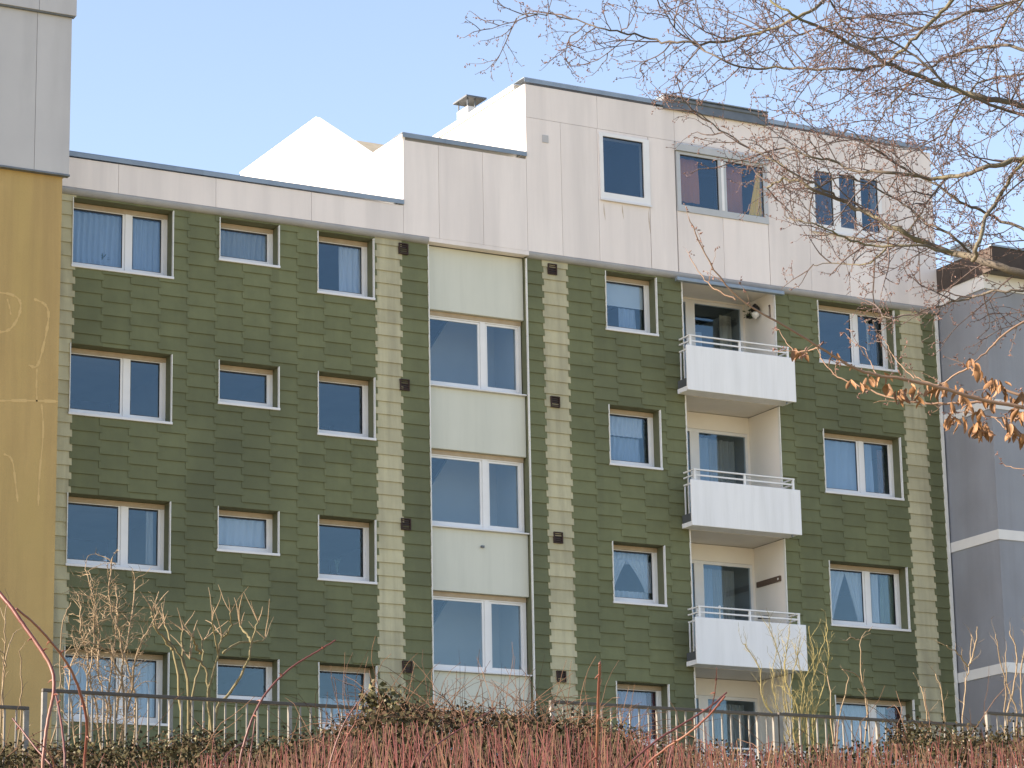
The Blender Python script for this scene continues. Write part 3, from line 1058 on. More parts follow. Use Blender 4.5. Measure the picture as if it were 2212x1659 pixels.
curtain('dark blue curtain below the roller blind in the square window', 'c_blue', a + 0.5, c - 0.28, top(0) - h + 0.03, top(0) - 0.62)
curtain('short gathered valance in the second square window from the top', 'c_pale', a + 0.06, c - 0.20, top(1) - 0.52, top(1) - 0.12)
curtain('grey net curtain below the valance in the second square window', 'c_blue', a + 0.06, c - 0.22, top(1) - h + 0.03, top(1) - 0.53, y=0.42)


def tie_l(v, x0, x1):
    w = x1 - x0
    return x0, x0 + w * (0.35 + 0.65 * min(1.0, v * 1.02) ** 1.3)


def tie_r(v, x0, x1):
    w = x1 - x0
    return x1 - w * (0.28 + 0.72 * min(1.0, v * 1.02) ** 1.3), x1


mid = (a + c) / 2 - 0.05
curtain('left half of the parted lace curtains in the third square window', 'c_white', a + 0.06, mid, top(2) - h + 0.30, top(2) - 0.28, shape=tie_l)
curtain('right half of the parted lace curtains in the third square window', 'c_white', mid, c - 0.10, top(2) - h + 0.30, top(2) - 0.28, shape=tie_r)
curtain('lace strip across the bottom of the third square window', 'c_white', a + 0.06, c - 0.1, top(2) - h + 0.03, top(2) - h + 0.32, y=0.42)
curtain('scalloped lace valance along the top of the third square window', 'c_pale', a + 0.06, c - 0.1, top(2) - 0.34, top(2) - 0.12, y=0.42)
curtain('lilac net curtain in the lowest square window above the railing', 'c_lilac', a + 0.06, c - 0.30, top(3) - h + 0.03, top(3) - 0.13)
curtain('dark red curtain at the right side of the lowest square window', 'c_red', c - 0.29, c - 0.08, top(3) - h + 0.03, top(3) - 0.13)
a, c, h = WIN['right']
curtain('dark curtain at the right of the right-hand wide window, top row', 'c_dark', 35.72, 35.98, top(0) - h + 0.03, top(0) - 0.13)
curtain('narrow beige drape beside the dark curtain, top right wide window', 'c_beige', 35.66, 35.74, top(0) - h + 0.5, top(0) - 0.13, y=0.40)
curtain('sheer bluish curtain in the second right-hand wide window, left pane', 'c_blue', 34.20, 35.20, top(1) - h + 0.03, top(1) - 0.13, folds=4)
curtain('sheer strip in the narrow pane of the second right-hand wide window', 'c_blue', 35.30, 35.62, top(1) - h + 0.03, top(1) - 0.13, folds=4)
curtain('dark brown curtain at the right of the second right-hand wide window', 'c_brown', 35.72, 35.90, top(1) - h + 0.03, top(1) - 0.22)


curtain('left white drape tied back in the third right-hand wide window', 'c_white', 34.20, 34.80, top(2) - h + 0.03, top(2) - 0.13, shape=tie_l)
curtain('right white drape tied back in the third right-hand wide window', 'c_white', 34.78, 35.21, top(2) - h + 0.03, top(2) - 0.13, shape=tie_r)
curtain('white drape in the narrow pane of the third right-hand wide window', 'c_white', 35.31, 35.60, top(2) - h + 0.03, top(2) - 0.13)
curtain('grey-green curtain at the right of the third right-hand wide window', 'c_green', 35.64, 35.99, top(2) - h + 0.03, top(2) - 0.13)
curtain('pale curtain in the lowest right-hand wide window above the railing, left pane', 'c_pale', 34.20, 35.20, top(3) - h + 0.03, top(3) - 0.13)
curtain('pale strip of curtain in the narrow pane of the lowest right-hand wide window', 'c_pale', 35.31, 35.64, top(3) - h + 0.03, top(3) - 0.13)
curtain('dark red curtain at the right of the lowest right-hand wide window', 'c_red', 35.70, 35.99, top(3) - h + 0.03, top(3) - 0.13)
LY = 1.40
curtain('beige drape at the right of the top balcony door', 'c_beige', 32.62, 32.93, 15.95, 18.05, y=LY, folds=6)
curtain('small bluish curtain low on the left of the top balcony door', 'c_blue', 31.86, 32.18, 15.95, 17.62, y=LY, folds=5)
curtain('light blue curtain at the left of the middle balcony door', 'c_blue', 31.86, 32.26, 13.2, 15.36, y=LY, folds=6)
curtain('grey slatted curtain at the right of the middle balcony door', 'c_grey', 32.28, 32.96, 13.2, 15.36, y=LY + 0.06, folds=7, amp=0.04)
curtain('light blue pleated curtain at the left of the lowest white balcony door', 'c_blue', 31.86, 32.24, 10.45, 12.62, y=LY, folds=14, amp=0.012)
curtain('grey pleated curtain in the lowest white balcony door', 'c_grey', 32.26, 32.80, 10.45, 12.62, y=LY + 0.06, folds=14, amp=0.015)
curtain('pale curtain in the ground-floor terrace door below the balconies', 'c_grey', 31.86, 32.9, 7.75, 9.85, y=LY, folds=10)
curtain('yellow drape at the right of the grey-framed penthouse window', 'c_yellow', 32.46, 32.83, 19.72, 20.88, y=-0.05, folds=7,
        shape=lambda v, x0, x1: (x0 + (x1 - x0) * 0.75 * v ** 0.8, x1))
curtain('orange-brown drape in the left pane of the grey-framed penthouse window', 'c_orange', 30.85, 31.42, 19.95, 20.88, y=0.12, folds=4)
curtain('rust-coloured drape in the right pane of the grey-framed penthouse window', 'c_orange', 31.95, 32.5, 19.85, 20.88, y=0.16, folds=4)
curtain('brown drape behind the three-part penthouse window', 'c_brown', 34.10, 35.76, 19.75, 21.02, y=0.5, folds=3)


def window_plant(label, x, y, z, h, spread, n=16):
    t = thing('potted_plant', label, 'plant', (x, y, z))
    b = MB()
    b.tube([(x, y, z), (x, y, z + 0.11)], [0.05, 0.07], 10)
    b.build('pot', M['slate'], t)
    b = MB()
    for i in range(n):
        an = random.uniform(0, 2 * math.pi)
        r = random.uniform(0.3, 1.0) * spread
        hh = h * random.uniform(0.5, 1.0)
        p0 = np.array([x, y, z + 0.1])
        p1 = p0 + np.array([math.cos(an) * r, 0.4 * math.sin(an) * r, hh])
        pm = (p0 + p1) / 2 + np.array([0, 0, 0.25 * h])
        w = np.array([-math.sin(an), 0.3, 0]) * 0.02
        b.quad(p0 - w * 0.3, p0 + w * 0.3, pm + w, pm - w)
        b.poly([pm - w, pm + w, p1])
    b.build('foliage', M['plant'], t)
    return t


window_plant('dark house plant at the left of the top-left wide window sill', 18.05, 0.40, top(0) - 1.22, 0.22, 0.16, 22)
window_plant('bushy dark house plant in the middle of the top-left wide window sill', 18.55, 0.40, top(0) - 1.22, 0.26, 0.30, 34)
window_plant('house plant with upright leaves in the third-row window beside the yellowish strip', 23.30, 0.42, top(2) - 1.10, 0.34, 0.14, 14)
window_plant('house plant at the right of the third right-hand wide window', 35.78, 0.40, top(2) - 1.22, 0.45, 0.12, 22)
orn = thing('sill_ornament', 'small pale ornament on the sill of the third-row wide window at left', 'ornament', (18.70, 0.40, top(2) - 1.14))
MB().tube([(18.70, 0.40, top(2) - 1.16), (18.70, 0.40, top(2) - 1.06), (18.70, 0.40, top(2) - 1.0)], [0.05, 0.03, 0.012], 8).build('figure', M['globe'], orn)
box('base', M['globe'], orn, 18.66, 18.80, 0.37, 0.43, top(2) - 1.165, top(2) - 1.15)

# lamp, board and pole on the balconies
lamp = thing('wall_lamp', 'dark wall lantern with a white globe in the top balcony recess', 'lamp', (33.06, 0.55, 17.8))
MB().tube([(33.06, 0.55, 17.98), (32.98, 0.52, 18.0), (32.94, 0.50, 17.95)], [0.02, 0.02, 0.02], 8).build('bracket', M['black'], lamp)
b = MB()
b.tube([(32.94, 0.50, 17.94), (32.94, 0.50, 18.02), (32.94, 0.50, 18.10)], [0.10, 0.09, 0.02], 12)
b.build('hood', M['black'], lamp, smooth=True)
bm_pts = [(32.94, 0.50, 17.93 - 0.16 * i / 8) for i in range(9)]
MB().tube(bm_pts, [max(0.004, 0.085 * math.sin(math.pi * (0.18 + 0.82 * i / 8))) for i in range(9)], 12).build('globe', M['globe'], lamp, smooth=True)
pl = thing('wall_plant', 'dark trailing plant holder on the wall of the top balcony recess', 'plant', (33.06, 0.85, 17.9))
b = MB()
for i in range(26):
    p0 = np.array([32.98, 0.80, 17.98]) + RNG.normal(0, 1, 3) * np.array([0.03, 0.07, 0.05])
    d = RNG.normal(0, 1, 3) * 0.05 + np.array([-0.02, 0, -0.03])
    w = RNG.normal(0, 1, 3) * 0.018
    b.quad(p0, p0 + d * 0.5 + w, p0 + d, p0 + d * 0.5 - w)
b.build('foliage', M['plant'], pl)
box('holder', M['black'], pl, 32.95, 33.065, 0.75, 0.86, 17.88, 17.95)
th = thing('thermometer', 'narrow brown thermometer strip on the wall of the top balcony recess', 'thermometer', (33.06, 0.15, 17.85))
box('board', M['wood'], th, 33.045, 33.068, 0.125, 0.165, 17.72, 18.0)
box('tube', M['globe'], th, 33.040, 33.0445, 0.14, 0.15, 17.76, 17.96)
bd = thing('wooden_board', 'dark brown board fixed level on the wall of the lowest balcony recess', 'board', (33.06, 0.55, 12.25))
box('plank', M['wood'], bd, 33.03, 33.068, 0.13, 0.99, 12.215, 12.325)
box('bracket', M['trim'], bd, 33.0265, 33.0295, 0.17, 0.22, 12.245, 12.285)
pp = at_y(1557, 1310, -0.44)
po = thing('balcony_pole', 'thin white pole with a round knob standing up from the lowest white balcony rail', 'pole', (pp[0], -0.40, 10.9))
MB().tube([(pp[0], -0.395, 10.95), (pp[0], -0.395, pp[2] - 0.03)], [0.011, 0.011], 8).build('shaft', M['rail_white'], po)
MB().tube([(pp[0], -0.395, pp[2] - 0.03 + 0.06 * i / 6) for i in range(7)], [max(0.004, 0.03 * math.sin(math.pi * i / 6)) for i in range(7)], 10).build('knob', M['globe'], po, smooth=True)
pc = at_y(1655, 1333, -0.40)
cl = thing('dark_shoe', 'dark object lying on the lowest white balcony behind its rail', 'object', (pc[0], -0.36, pc[2]))
MB().tube([(pc[0] - 0.16, -0.36, pc[2] - 0.03), (pc[0] - 0.05, -0.36, pc[2]), (pc[0] + 0.06, -0.36, pc[2] + 0.01), (pc[0] + 0.12, -0.36, pc[2] - 0.02)], [0.015, 0.03, 0.035, 0.01], 8).build('bundle', M['black'], cl, smooth=True)

# ------------------------------------------------------------------ ochre house at the left
och = thing('ochre_house', 'ochre rendered house with a grey clad top at the left edge', 'building', (12.0, -1.0, 7.0))
OX = 17.245
box('wall', M['ochre'], och, 2.0, OX, -1.0, 8.0, 6.5, 18.24)
UX, UY = 17.335, -1.10
seams = [2.0, 6.0, 8.0, 10.0, 12.0, 14.0, 15.4, 16.68, UX]
for a, c in zip(seams, seams[1:]):
    box('cladding_panel', M['panel_grey'], och, a + 0.004, c - 0.004, UY, UY + 0.03, 18.235, 21.20)
box('upper_wall', M['seam'], och, 2.0, UX - 0.01, UY + 0.031, 8.0, 18.245, 22.3)
for a, c in zip(seams, seams[1:]):
    box('top_panel', M['panel_grey'], och, a + 0.004, (c if c < UX else UX + 0.055) - 0.004, UY - 0.085, UY - 0.005, 21.225, 22.35)
box('drip_edge', M['metal_dark'], och, 2.0, UX + 0.01, UY - 0.012, -0.99, 18.20, 18.233)
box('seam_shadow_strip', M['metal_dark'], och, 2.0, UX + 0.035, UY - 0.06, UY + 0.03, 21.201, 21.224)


def filler(pts, w=0.05):
    P = [at_y(x, y, -1.0) for x, y in pts]
    for _ in range(2):
        Q = [P[0]]
        for p0, p1 in zip(P, P[1:]):
            Q += [p0 * 0.75 + p1 * 0.25, p0 * 0.25 + p1 * 0.75]
        P = Q + [P[-1]]
    b = MB()
    for i, (p0, p1) in enumerate(zip(P, P[1:])):
        d = p1 - p0
        n = np.array([-d[2], 0, d[0]])
        n /= np.linalg.norm(n) + 1e-9
        ww = w * 0.5 * (0.75 + 0.35 * math.sin(i * 1.7))
        off = np.array([0, -0.003, 0])
        b.quad(p0 - n * ww + off, p1 - n * ww + off, p1 + n * ww + off, p0 + n * ww + off)
    b.build('filler_line', M['ochre_line'], och)


F1 = lambda x, y: (x * 0.3858, 256 + 0.3858 * y)
F2 = lambda x, y: (x * 0.3858, 853.4 + 0.3858 * y)
filler([F1(*p) for p in ((-40, 970), (80, 985), (120, 1030), (110, 1100), (70, 1170), (30, 1195), (-30, 1195))])
filler([F1(*p) for p in ((190, 1010), (260, 1040), (275, 1100), (260, 1200), (230, 1330), (205, 1400), (160, 1380))])
filler([F1(*p) for p in ((207, 1400), (203, 1500), (206, 1590))], 0.035)
filler([F1(*p) for p in ((40, 1010), (55, 1060), (60, 1100))], 0.03)
filler([F2(*p) for p in ((-30, 33), (120, 30), (325, 36))], 0.06)
filler([F2(*p) for p in ((232, 50), (246, 200), (218, 460), (214, 620))], 0.04)
filler([F2(*p) for p in ((20, 330), (70, 350), (85, 480), (100, 600))], 0.04)

# ------------------------------------------------------------------ grey house at the right
gry = thing('grey_house', 'grey rendered house with white storey bands at the right edge', 'building', (44.0, 2.0, 7.0))
GX, GY = 37.25, -1.64
box('wall', M['grey_render'], gry, GX, 56.0, GY, 9.0, 6.5, 18.45)
for zb in (10.345, 13.08, 15.83):
    b = MB()
    b.box(GX - 0.02, 56.0, GY - 0.02, GY - 0.001, zb, zb + 0.205)
    b.box(GX - 0.02, GX - 0.001, GY - 0.001, 0.0, zb, zb + 0.205)
    b.build('storey_band', M['band'], gry)
b = MB()
b.box(GX - 0.03, 56.0, GY - 0.03, GY - 0.001, 18.40, 18.71)
b.box(GX - 0.03, GX - 0.001, GY - 0.001, 0.0, 18.40, 18.71)
b.build('frieze', M['band'], gry)
b = MB()
b.box(37.22, 56.3, -1.98, 9.2, 18.712, 18.76)
b.box(37.25, 56.2, -1.90, 9.1, 18.761, 19.10)
b.build('roof_slab', M['roof'], gry)
for i in range(16):
    xa = 37.20 + i * 1.2
    box('fascia_board', M['brown'], gry, xa + 0.004, xa + 1.196, -2.02, -1.985, 18.70, 19.21)
for i in range(2):
    ya = -1.98 + i * 1.0
    box('fascia_board', M['brown'], gry, 37.19, 37.218, ya, min(ya + 0.99, -0.02), 18.70, 19.21)
box('eaves_flashing', M['metal'], gry, 37.17, 56.3, -2.05, -1.95, 19.212, 19.25)
p = at_y(2096, 540, 0.6)
gc = empty_part('chimney', gry, (p[0], 0.6, 19.1))
box('shaft', M['white_render'], gc, p[0] - 0.16, p[0] + 0.2, 0.6, 1.0, 19.0, p[2] + 0.10)
box('cap', M['band'], gc, p[0] - 0.20, p[0] + 0.24, 0.56, 1.04, p[2] + 0.10, p[2] + 0.16)
b = MB()
b.tube([(37.42, GY - 0.07, 6.6), (37.42, GY - 0.07, 18.35), (37.42, GY - 0.12, 18.55), (37.42, GY - 0.16, 18.70)], [0.045] * 4, 10)

# ------------------------------------------------------------------ railing on the bank
YR = -21.0
SCL = (YR - CAM[1]) / (-26.0 - CAM[1])


def railing(xa, xb, zt, label):
    r = thing('metal_railing', label, 'railing', ((xa + xb) / 2, YR, terrain((xa + xb) / 2, YR)), 'stepped railings on the bank')
    zg = zt - 1.05
    box('top_rail', M['fence_rail'], r, xa, xb, YR - 0.025, YR + 0.025, zt - 0.035, zt, bevel=0.006)
    box('bottom_rail', M['fence_rail'], r, xa + 0.05, xb - 0.05, YR - 0.016, YR + 0.016, zg + 0.08, zg + 0.11)
    for px in (xa + 0.025, xb - 0.025):
        box('post', M['fence'], r, px - 0.024, px + 0.024, YR - 0.024, YR + 0.024, zg - 0.4, zt - 0.036)
    x = xa + 0.05 + 0.12
    i = 1
    while x < xb - 0.1:
        if i % 11 == 0:
            box('post', M['fence'], r, x - 0.018, x + 0.018, YR - 0.02, YR + 0.02, zg - 0.4, zt - 0.036)
        else:
            o = box('bar', M['fence'], r, x - 0.0085, x + 0.0085, YR - 0.0085, YR + 0.0085, zg + 0.1105, zt - 0.0355)
        x += 0.12
        i += 1


def sx(x):
    return x * SCL


def sz(z):
    return 1.6 + (z - 1.6) * SCL


railing(sx(7.0), sx(8.03), sz(4.985), 'short lowest railing piece at the left edge before the ochre house')
railing(sx(8.14), sx(12.84), sz(5.14), 'long railing piece in front of the left half of the green house')
railing(sx(12.88), sx(15.295), sz(5.29), 'railing piece in front of the white balconies')
railing(sx(15.31), sx(17.62), sz(5.30), 'railing piece in front of the right-hand wide windows')
railing(sx(17.72), sx(20.5), sz(5.43), 'highest railing piece at the right edge before the grey house')


# ------------------------------------------------------------------ branches
def smooth(P, n=2):
    P = [np.asarray(p, float) for p in P]
    for _ in range(n):
        Q = [P[0]]
        for a_, b_ in zip(P, P[1:]):
            Q += [a_ * 0.75 + b_ * 0.25, a_ * 0.25 + b_ * 0.75]
        P = Q + [P[-1]]
    return np.array(P)


def unit(v):
    return v / (np.linalg.norm(v) + 1e-9)


def resample(P, step):
    seg = np.linalg.norm(np.diff(P, axis=0), axis=1)
    s = np.concatenate([[0], np.cumsum(seg)])
    n = max(2, int(s[-1] / step))
    t = np.linspace(0, s[-1], n + 1)
    return np.array([np.interp(t, s, P[:, i]) for i in range(3)]).T, s[-1]


def wander(p, d, length, n, jit, droop=0.0):
    P = [p]
    st = length / n
    for i in range(n):
        d = unit(d + RNG.normal(0, jit, 3) + np.array([0, 0, droop]))
        P.append(P[-1] + d * st)
    return np.array(P)


def grow(P, r0, r1, levels, out, buds, lo=0.15):
    """side shoots along a limb; levels: list of (spacing, length, radius, jitter, angle)"""
    if not levels:
        return
    spacing, length, rad, jit, ang, up = levels[0]
    Q, total = resample(P, spacing)
    for i in range(len(Q)):
        u = i / max(1, len(Q) - 1)
        if u < lo or RNG.random() < 0.12:
            continue
        t = unit(Q[min(i + 1, len(Q) - 1)] - Q[max(i - 1, 0)])
        a = unit(np.cross(t, RNG.normal(0, 1, 3)))
        d = unit(t * math.cos(ang) + a * math.sin(ang) + np.array([0, 0, up]))
        ln = length * RNG.uniform(0.45, 1.25) * (1.0 - 0.35 * u)
        n = 5 if len(levels) > 1 else 3
        S = wander(Q[i], d, ln, n, jit)
        rr = min(rad * RNG.uniform(0.7, 1.2), r0 * 0.8)
        out.tube(S, np.linspace(rr, rr * 0.42, n + 1), 4 if len(levels) > 1 else 3, cap=False)
        if buds is not None:
            if len(levels) <= 2:
                for j in range(1, n + 1):
                    if RNG.random() < 0.75:
                        bd_ = unit(S[j] - S[j - 1] + RNG.normal(0, 0.5, 3))
                        buds.spindle(S[j], bd_, RNG.uniform(0.012, 0.034), RNG.uniform(0.0032, 0.0068))
        grow(S, rr, rr * 0.4, levels[1:], out, buds, 0.12)


# big bare tree at the upper right: limbs reach in from a trunk outside the frame
def T5(x, y):
    return (1109.4 + 0.4985 * x, 0.4985 * y)


limbs = [
    (0.060, 0.010, 23.0, 1.2, [(2650, 1500), (2400, 1270), (2212, 1185), (2050, 1130), (1900, 1095), (1750, 1040), (1640, 985), (1540, 930), (1430, 870), (1290, 820), (1180, 760), (1100, 815)]),
    (0.018, 0.004, 23.5, 0.5, [(1430, 870), (1290, 790), (1130, 700), (960, 610), (850, 530), (735, 440)]),
    (0.048, 0.008, 24.5, -1.0, [(2700, 900), (2400, 520), (2212, 450), (2080, 435), (1960, 400), (1830, 360), (1700, 310), (1560, 240), (1450, 180), (1330, 120), (1200, 60), (1080, -20), (960, -80)]),
    (0.040, 0.008, 23.0, 0.8, [(2700, 1000), (2400, 640), (2212, 685), (2100, 710), (1990, 745), (1880, 770), (1750, 765), (1600, 745), (1480, 745), (1390, 700), (1300, 680), (1180, 640)]),
    (0.030, 0.003, 25.0, -0.6, [(2000, -420), (1700, -240), (1480, -90), (1350, 0), (1270, 60), (1150, 115), (1000, 155), (860, 185), (720, 190), (600, 170), (480, 145), (380, 125), (290, 95), (180, 65), (60, 60), (20, 75)]),
    (0.032, 0.005, 24.0, 0.6, [(2200, -400), (2000, -150), (1900, 0), (1830, 80), (1750, 150), (1680, 230), (1600, 290), (1450, 300), (1300, 300), (1150, 290), (1000, 295), (880, 260), (800, 200), (700, 130), (640, 30)]),
    (0.028, 0.006, 25.0, 1.0, [(2600, 400), (2212, 190), (2050, 200), (1900, 240), (1780, 300), (1680, 400), (1620, 470), (1560, 560)]),
    (0.030, 0.012, 23.0, 0.4, [(1990, 1130), (2010, 1060), (2050, 930), (2120, 820), (2212, 690), (2330, 560), (2420, 430)]),
    (0.028, 0.006, 24.0, -0.8, [(2650, 700), (2400, 560), (2212, 500), (2100, 470), (1900, 380), (1750, 250), (1650, 180), (1500, 150), (1380, 200)]),
    (0.026, 0.006, 23.5, 0.5, [(2650, 1250), (2400, 1080), (2212, 1000), (2060, 930), (1940, 880), (1820, 790), (1700, 740), (1580, 660), (1450, 560)]),
    (0.026, 0.005, 24.5, 0.5, [(2600, 60), (2350, -60), (2212, -20), (2080, 40), (1950, 60), (1800, 130), (1650, 100), (1500, 60), (1350, 110), (1200, 170), (1050, 130)]),
    (0.020, 0.005, 23.5, 0.5, [(2000, 1120), (1900, 1020), (1780, 960), (1680, 880), (1560, 800), (1420, 760), (1300, 820)]),
    (0.022, 0.005, 23.0, -0.5, [(1900, 1095), (1800, 1060), (1650, 1075), (1500, 1060), (1400, 1010), (1280, 960), (1180, 940)]),
    (0.016, 0.004, 23.0, 0.6, [(1650, 1000), (1600, 1100), (1520, 1150), (1420, 1140), (1300, 1150)]),
    (0.020, 0.005, 22.5, 0.3, [(2350, 1290), (2212, 1250), (2080, 1260), (1950, 1300), (1820, 1330), (1700, 1370), (1560, 1390)]),
    (0.018, 0.004, 24.0, -0.5, [(1880, 770), (1800, 870), (1740, 960), (1700, 1040)]),
    (0.022, 0.005, 24.5, 0.4, [(2600, 250), (2400, 300), (2212, 320), (2050, 330), (1950, 420), (1900, 520), (1850, 640), (1800, 720)]),
    (0.020, 0.005, 25.0, 0.4, [(2500, -200), (2300, -100), (2150, 60), (2080, 200), (2040, 320), (1960, 420)]),
    (0.020, 0.005, 25.2, 0.4, [(1450, -150), (1330, -60), (1400, 60), (1480, 150), (1520, 230)]),
]
tree = None
tp = at_d(*T5(2900, 1800), 24.0)
tree = thing('bare_tree', 'large bare tree reaching in from the upper right with budding twigs', 'tree', (tp[0], tp[1], terrain(tp[0], tp[1])))
limb_mb, twig_mb, bud_mb = MB(), MB(), MB()
trunk_top = None
for (ra, rb, dep, dd, pts) in limbs:
    n = len(pts)
    P = []
    for i, (x, y) in enumerate(pts):
        X, Y = T5(x, y)
        P.append(at_d(X, Y, dep + dd * i / (n - 1) + 0.18 * math.sin(i * 1.9 + ra * 100)))
    P = smooth(P, 2)
    P[2:] += RNG.normal(0, 0.008, P[2:].shape)
    limb_mb.tube(P, np.linspace(ra * 0.62, rb * 0.75, len(P)), 8)
    big = ra > 0.024
    grow(P, ra, rb, [(0.135, 0.98 if big else 0.6, 0.0066, 0.15, 0.80, 0.04), (0.085, 0.33, 0.0038, 0.20, 0.85, 0.02), (0.075, 0.12, 0.0026, 0.22, 0.9, 0.0)],
         twig_mb, bud_mb, 0.10)
tb = Vector((tp[0], tp[1], terrain(tp[0], tp[1]) - 0.2))
ends = [at_d(*T5(2700, 1000), 24), at_d(*T5(2650, 1500), 23.2)]
tz = [np.array(tb), np.array([tp[0] - 0.1, tp[1], tp[2] - 1.0]), np.array([tp[0] + 0.1, tp[1] + 0.1, tp[2] + 1.6]), np.array([tp[0] - 0.1, tp[1] + 0.1, tp[2] + 4.2]), np.array([tp[0] - 0.3, tp[1] + 0.2, tp[2] + 7.5])]
tk = MB()
tk.tube(smooth(tz, 2), np.linspace(0.26, 0.09, len(smooth(tz, 2))), 12)
for (ra, rb, dep, dd, pts) in limbs:
    if pts[0][0] >= 2350 or pts[0][1] < -100:
        st = at_d(*T5(*pts[0]), dep)
        zz = min(max(st[2] - 0.6, tb.z + 3.0), tz[-1][2])
        tt = np.array([np.interp(zz, [q[2] for q in tz], [q[i] for q in tz]) for i in range(3)])
        tk.tube(smooth([tt, (tt + st) / 2 + np.array([0, 0, 0.15]), st], 2), np.linspace(ra * 1.5, ra, len(smooth([tt, tt, st], 2))), 8)
tk.build('trunk', M['bark'], tree, smooth=True)
limb_mb.build('crown_limbs', M['bark'], tree, smooth=True)
twig_mb.build('twigs', M['twig'], tree, kind='stuff')
bud_mb.build('buds', M['bud'], tree, kind='stuff')


# second tree: brown dead leaves still hanging on it
tp = at_d(2560, 1150, 18.5)
tree2 = thing('young_leafy_tree', 'thin branches with clusters of dry orange-brown leaves at the right', 'tree', (tp[0], tp[1], terrain(tp[0], tp[1])))
br = [
    (0.017, 0.003, 18.0, -0.6, [(2500, 960), (2350, 905), (2212, 880), (2120, 865), (2035, 838), (1960, 820), (1895, 812), (1850, 800), (1794, 765), (1736, 729), (1672, 691), (1607, 657), (1546, 591), (1511, 526), (1488, 468)]),
    (0.010, 0.003, 18.2, 0.5, [(2127, 868), (2047, 872), (1998, 872), (1938, 861), (1901, 852), (1848, 831), (1804, 812), (1776, 782), (1768, 756)]),
    (0.006, 0.0025, 18.0, 0.2, [(1590, 648), (1550, 630), (1531, 614), (1511, 591), (1488, 551)]),
    (0.006, 0.002, 17.8, 0.3, [(1767, 752), (1748, 758), (1728, 760), (1712, 757), (1695, 738), (1683, 712)]),
    (0.013, 0.004, 18.4, 0.4, [(2450, 930), (2300, 870), (2212, 855), (2160, 840), (2133, 828), (2103, 799), (2092, 793), (2060, 812), (2030, 835), (1995, 822), (1976, 812)]),
    (0.012, 0.004, 18.6, -0.3, [(2500, 650), (2350, 660), (2204, 690), (2150, 740), (2115, 775), (2092, 793)]),
    (0.008, 0.003, 18.0, 0.4, [(2300, 900), (2212, 905), (2160, 902), (2120, 898), (2080, 890)]),
    (0.008, 0.003, 18.2, 0.4, [(2330, 985), (2212, 960), (2180, 930), (2150, 905)]),
    (0.005, 0.002, 18.2, 0.3, [(1976, 818), (1950, 795), (1925, 765), (1913, 735)]),
    (0.005, 0.002, 18.2, 0.3, [(1893, 812), (1884, 790), (1872, 765), (1866, 750)]),
    (0.006, 0.002, 18.4, 0.3, [(2400, 1090), (2300, 1040), (2240, 1020), (2190, 1010), (2170, 1004)]),
]
lm, tm, bm2 = MB(), MB(), MB()
br_pts = []
for (ra, rb, dep, dd, pts) in br:
    n = len(pts)
    P = smooth([at_d(x, y, dep + dd * i / (n - 1)) for i, (x, y) in enumerate(pts)], 2)
    P[2:] += RNG.normal(0, 0.003, P[2:].shape)
    lm.tube(P, np.linspace(ra, rb, len(P)) * 0.85, 7)
    br_pts.append(P)
    grow(P, ra, rb, [(0.22, 0.22, 0.0024, 0.18, 0.7, 0.05), (0.10, 0.06, 0.0015, 0.2, 0.8, 0.0)], tm, bm2, 0.2)
tbz = terrain(tp[0], tp[1])
tz2 = smooth([np.array([tp[0], tp[1], tbz - 0.2]), np.array([tp[0] - 0.1, tp[1], (tbz + tp[2]) / 2]), np.array([tp[0], tp[1], tp[2] + 0.8]), np.array([tp[0] + 0.1, tp[1], tp[2] + 2.2])], 2)
tk = MB()
tk.tube(tz2, np.linspace(0.09, 0.03, len(tz2)), 10)
for (ra, rb, dep, dd, pts) in br:
    if pts[0][0] >= 2300:
        st = at_d(*pts[0], dep)
        zz = min(max(st[2] - 0.15, tbz + 0.5), tz2[-1][2])
        tt = np.array([np.interp(zz, tz2[:, 2], tz2[:, i]) for i in range(3)])
        tk.tube(smooth([tt, (tt + st) / 2 + np.array([0, 0, 0.05]), st], 2), np.linspace(ra * 1.5, ra * 0.85, len(smooth([tt, tt, st], 2))), 7)
tk.build('trunk', M['bark'], tree2, smooth=True)
lm.build('crown_branches', M['twig_tan'], tree2, smooth=True)
tm.build('twigs', M['twig_tan'], tree2, kind='stuff')
bm2.build('buds', M['bud'], tree2, kind='stuff')


def leaf_mesh(seed):
    rg = np.random.default_rng(seed)
    b = MB()
    n = 5
    curl = rg.uniform(0.6, 1.5)
    bend = rg.uniform(-0.5, 0.5)
    for i in range(n + 1):
        u = i / n
        w = 0.30 * math.sin(math.pi * min(1.0, 0.08 + 0.92 * u)) ** 0.8 * (1 - 0.25 * u)
        cx_ = bend * u * u * 0.35
        for s in (-1, -0.45, 0.45, 1):
            an = s * curl
            b.v.append((cx_ + math.sin(an) * w / max(0.6, curl), (1 - math.cos(an)) * w * 0.9 + 0.12 * math.sin(u * 4 + seed), -u))
    for i in range(n):
        for j in range(3):
            a_ = i * 4 + j
            b.f.append((a_, a_ + 1, a_ + 5, a_ + 4))
            b.mi.append(0)
    return b.mesh('leaf', M['dead_leaf'], smooth=True)


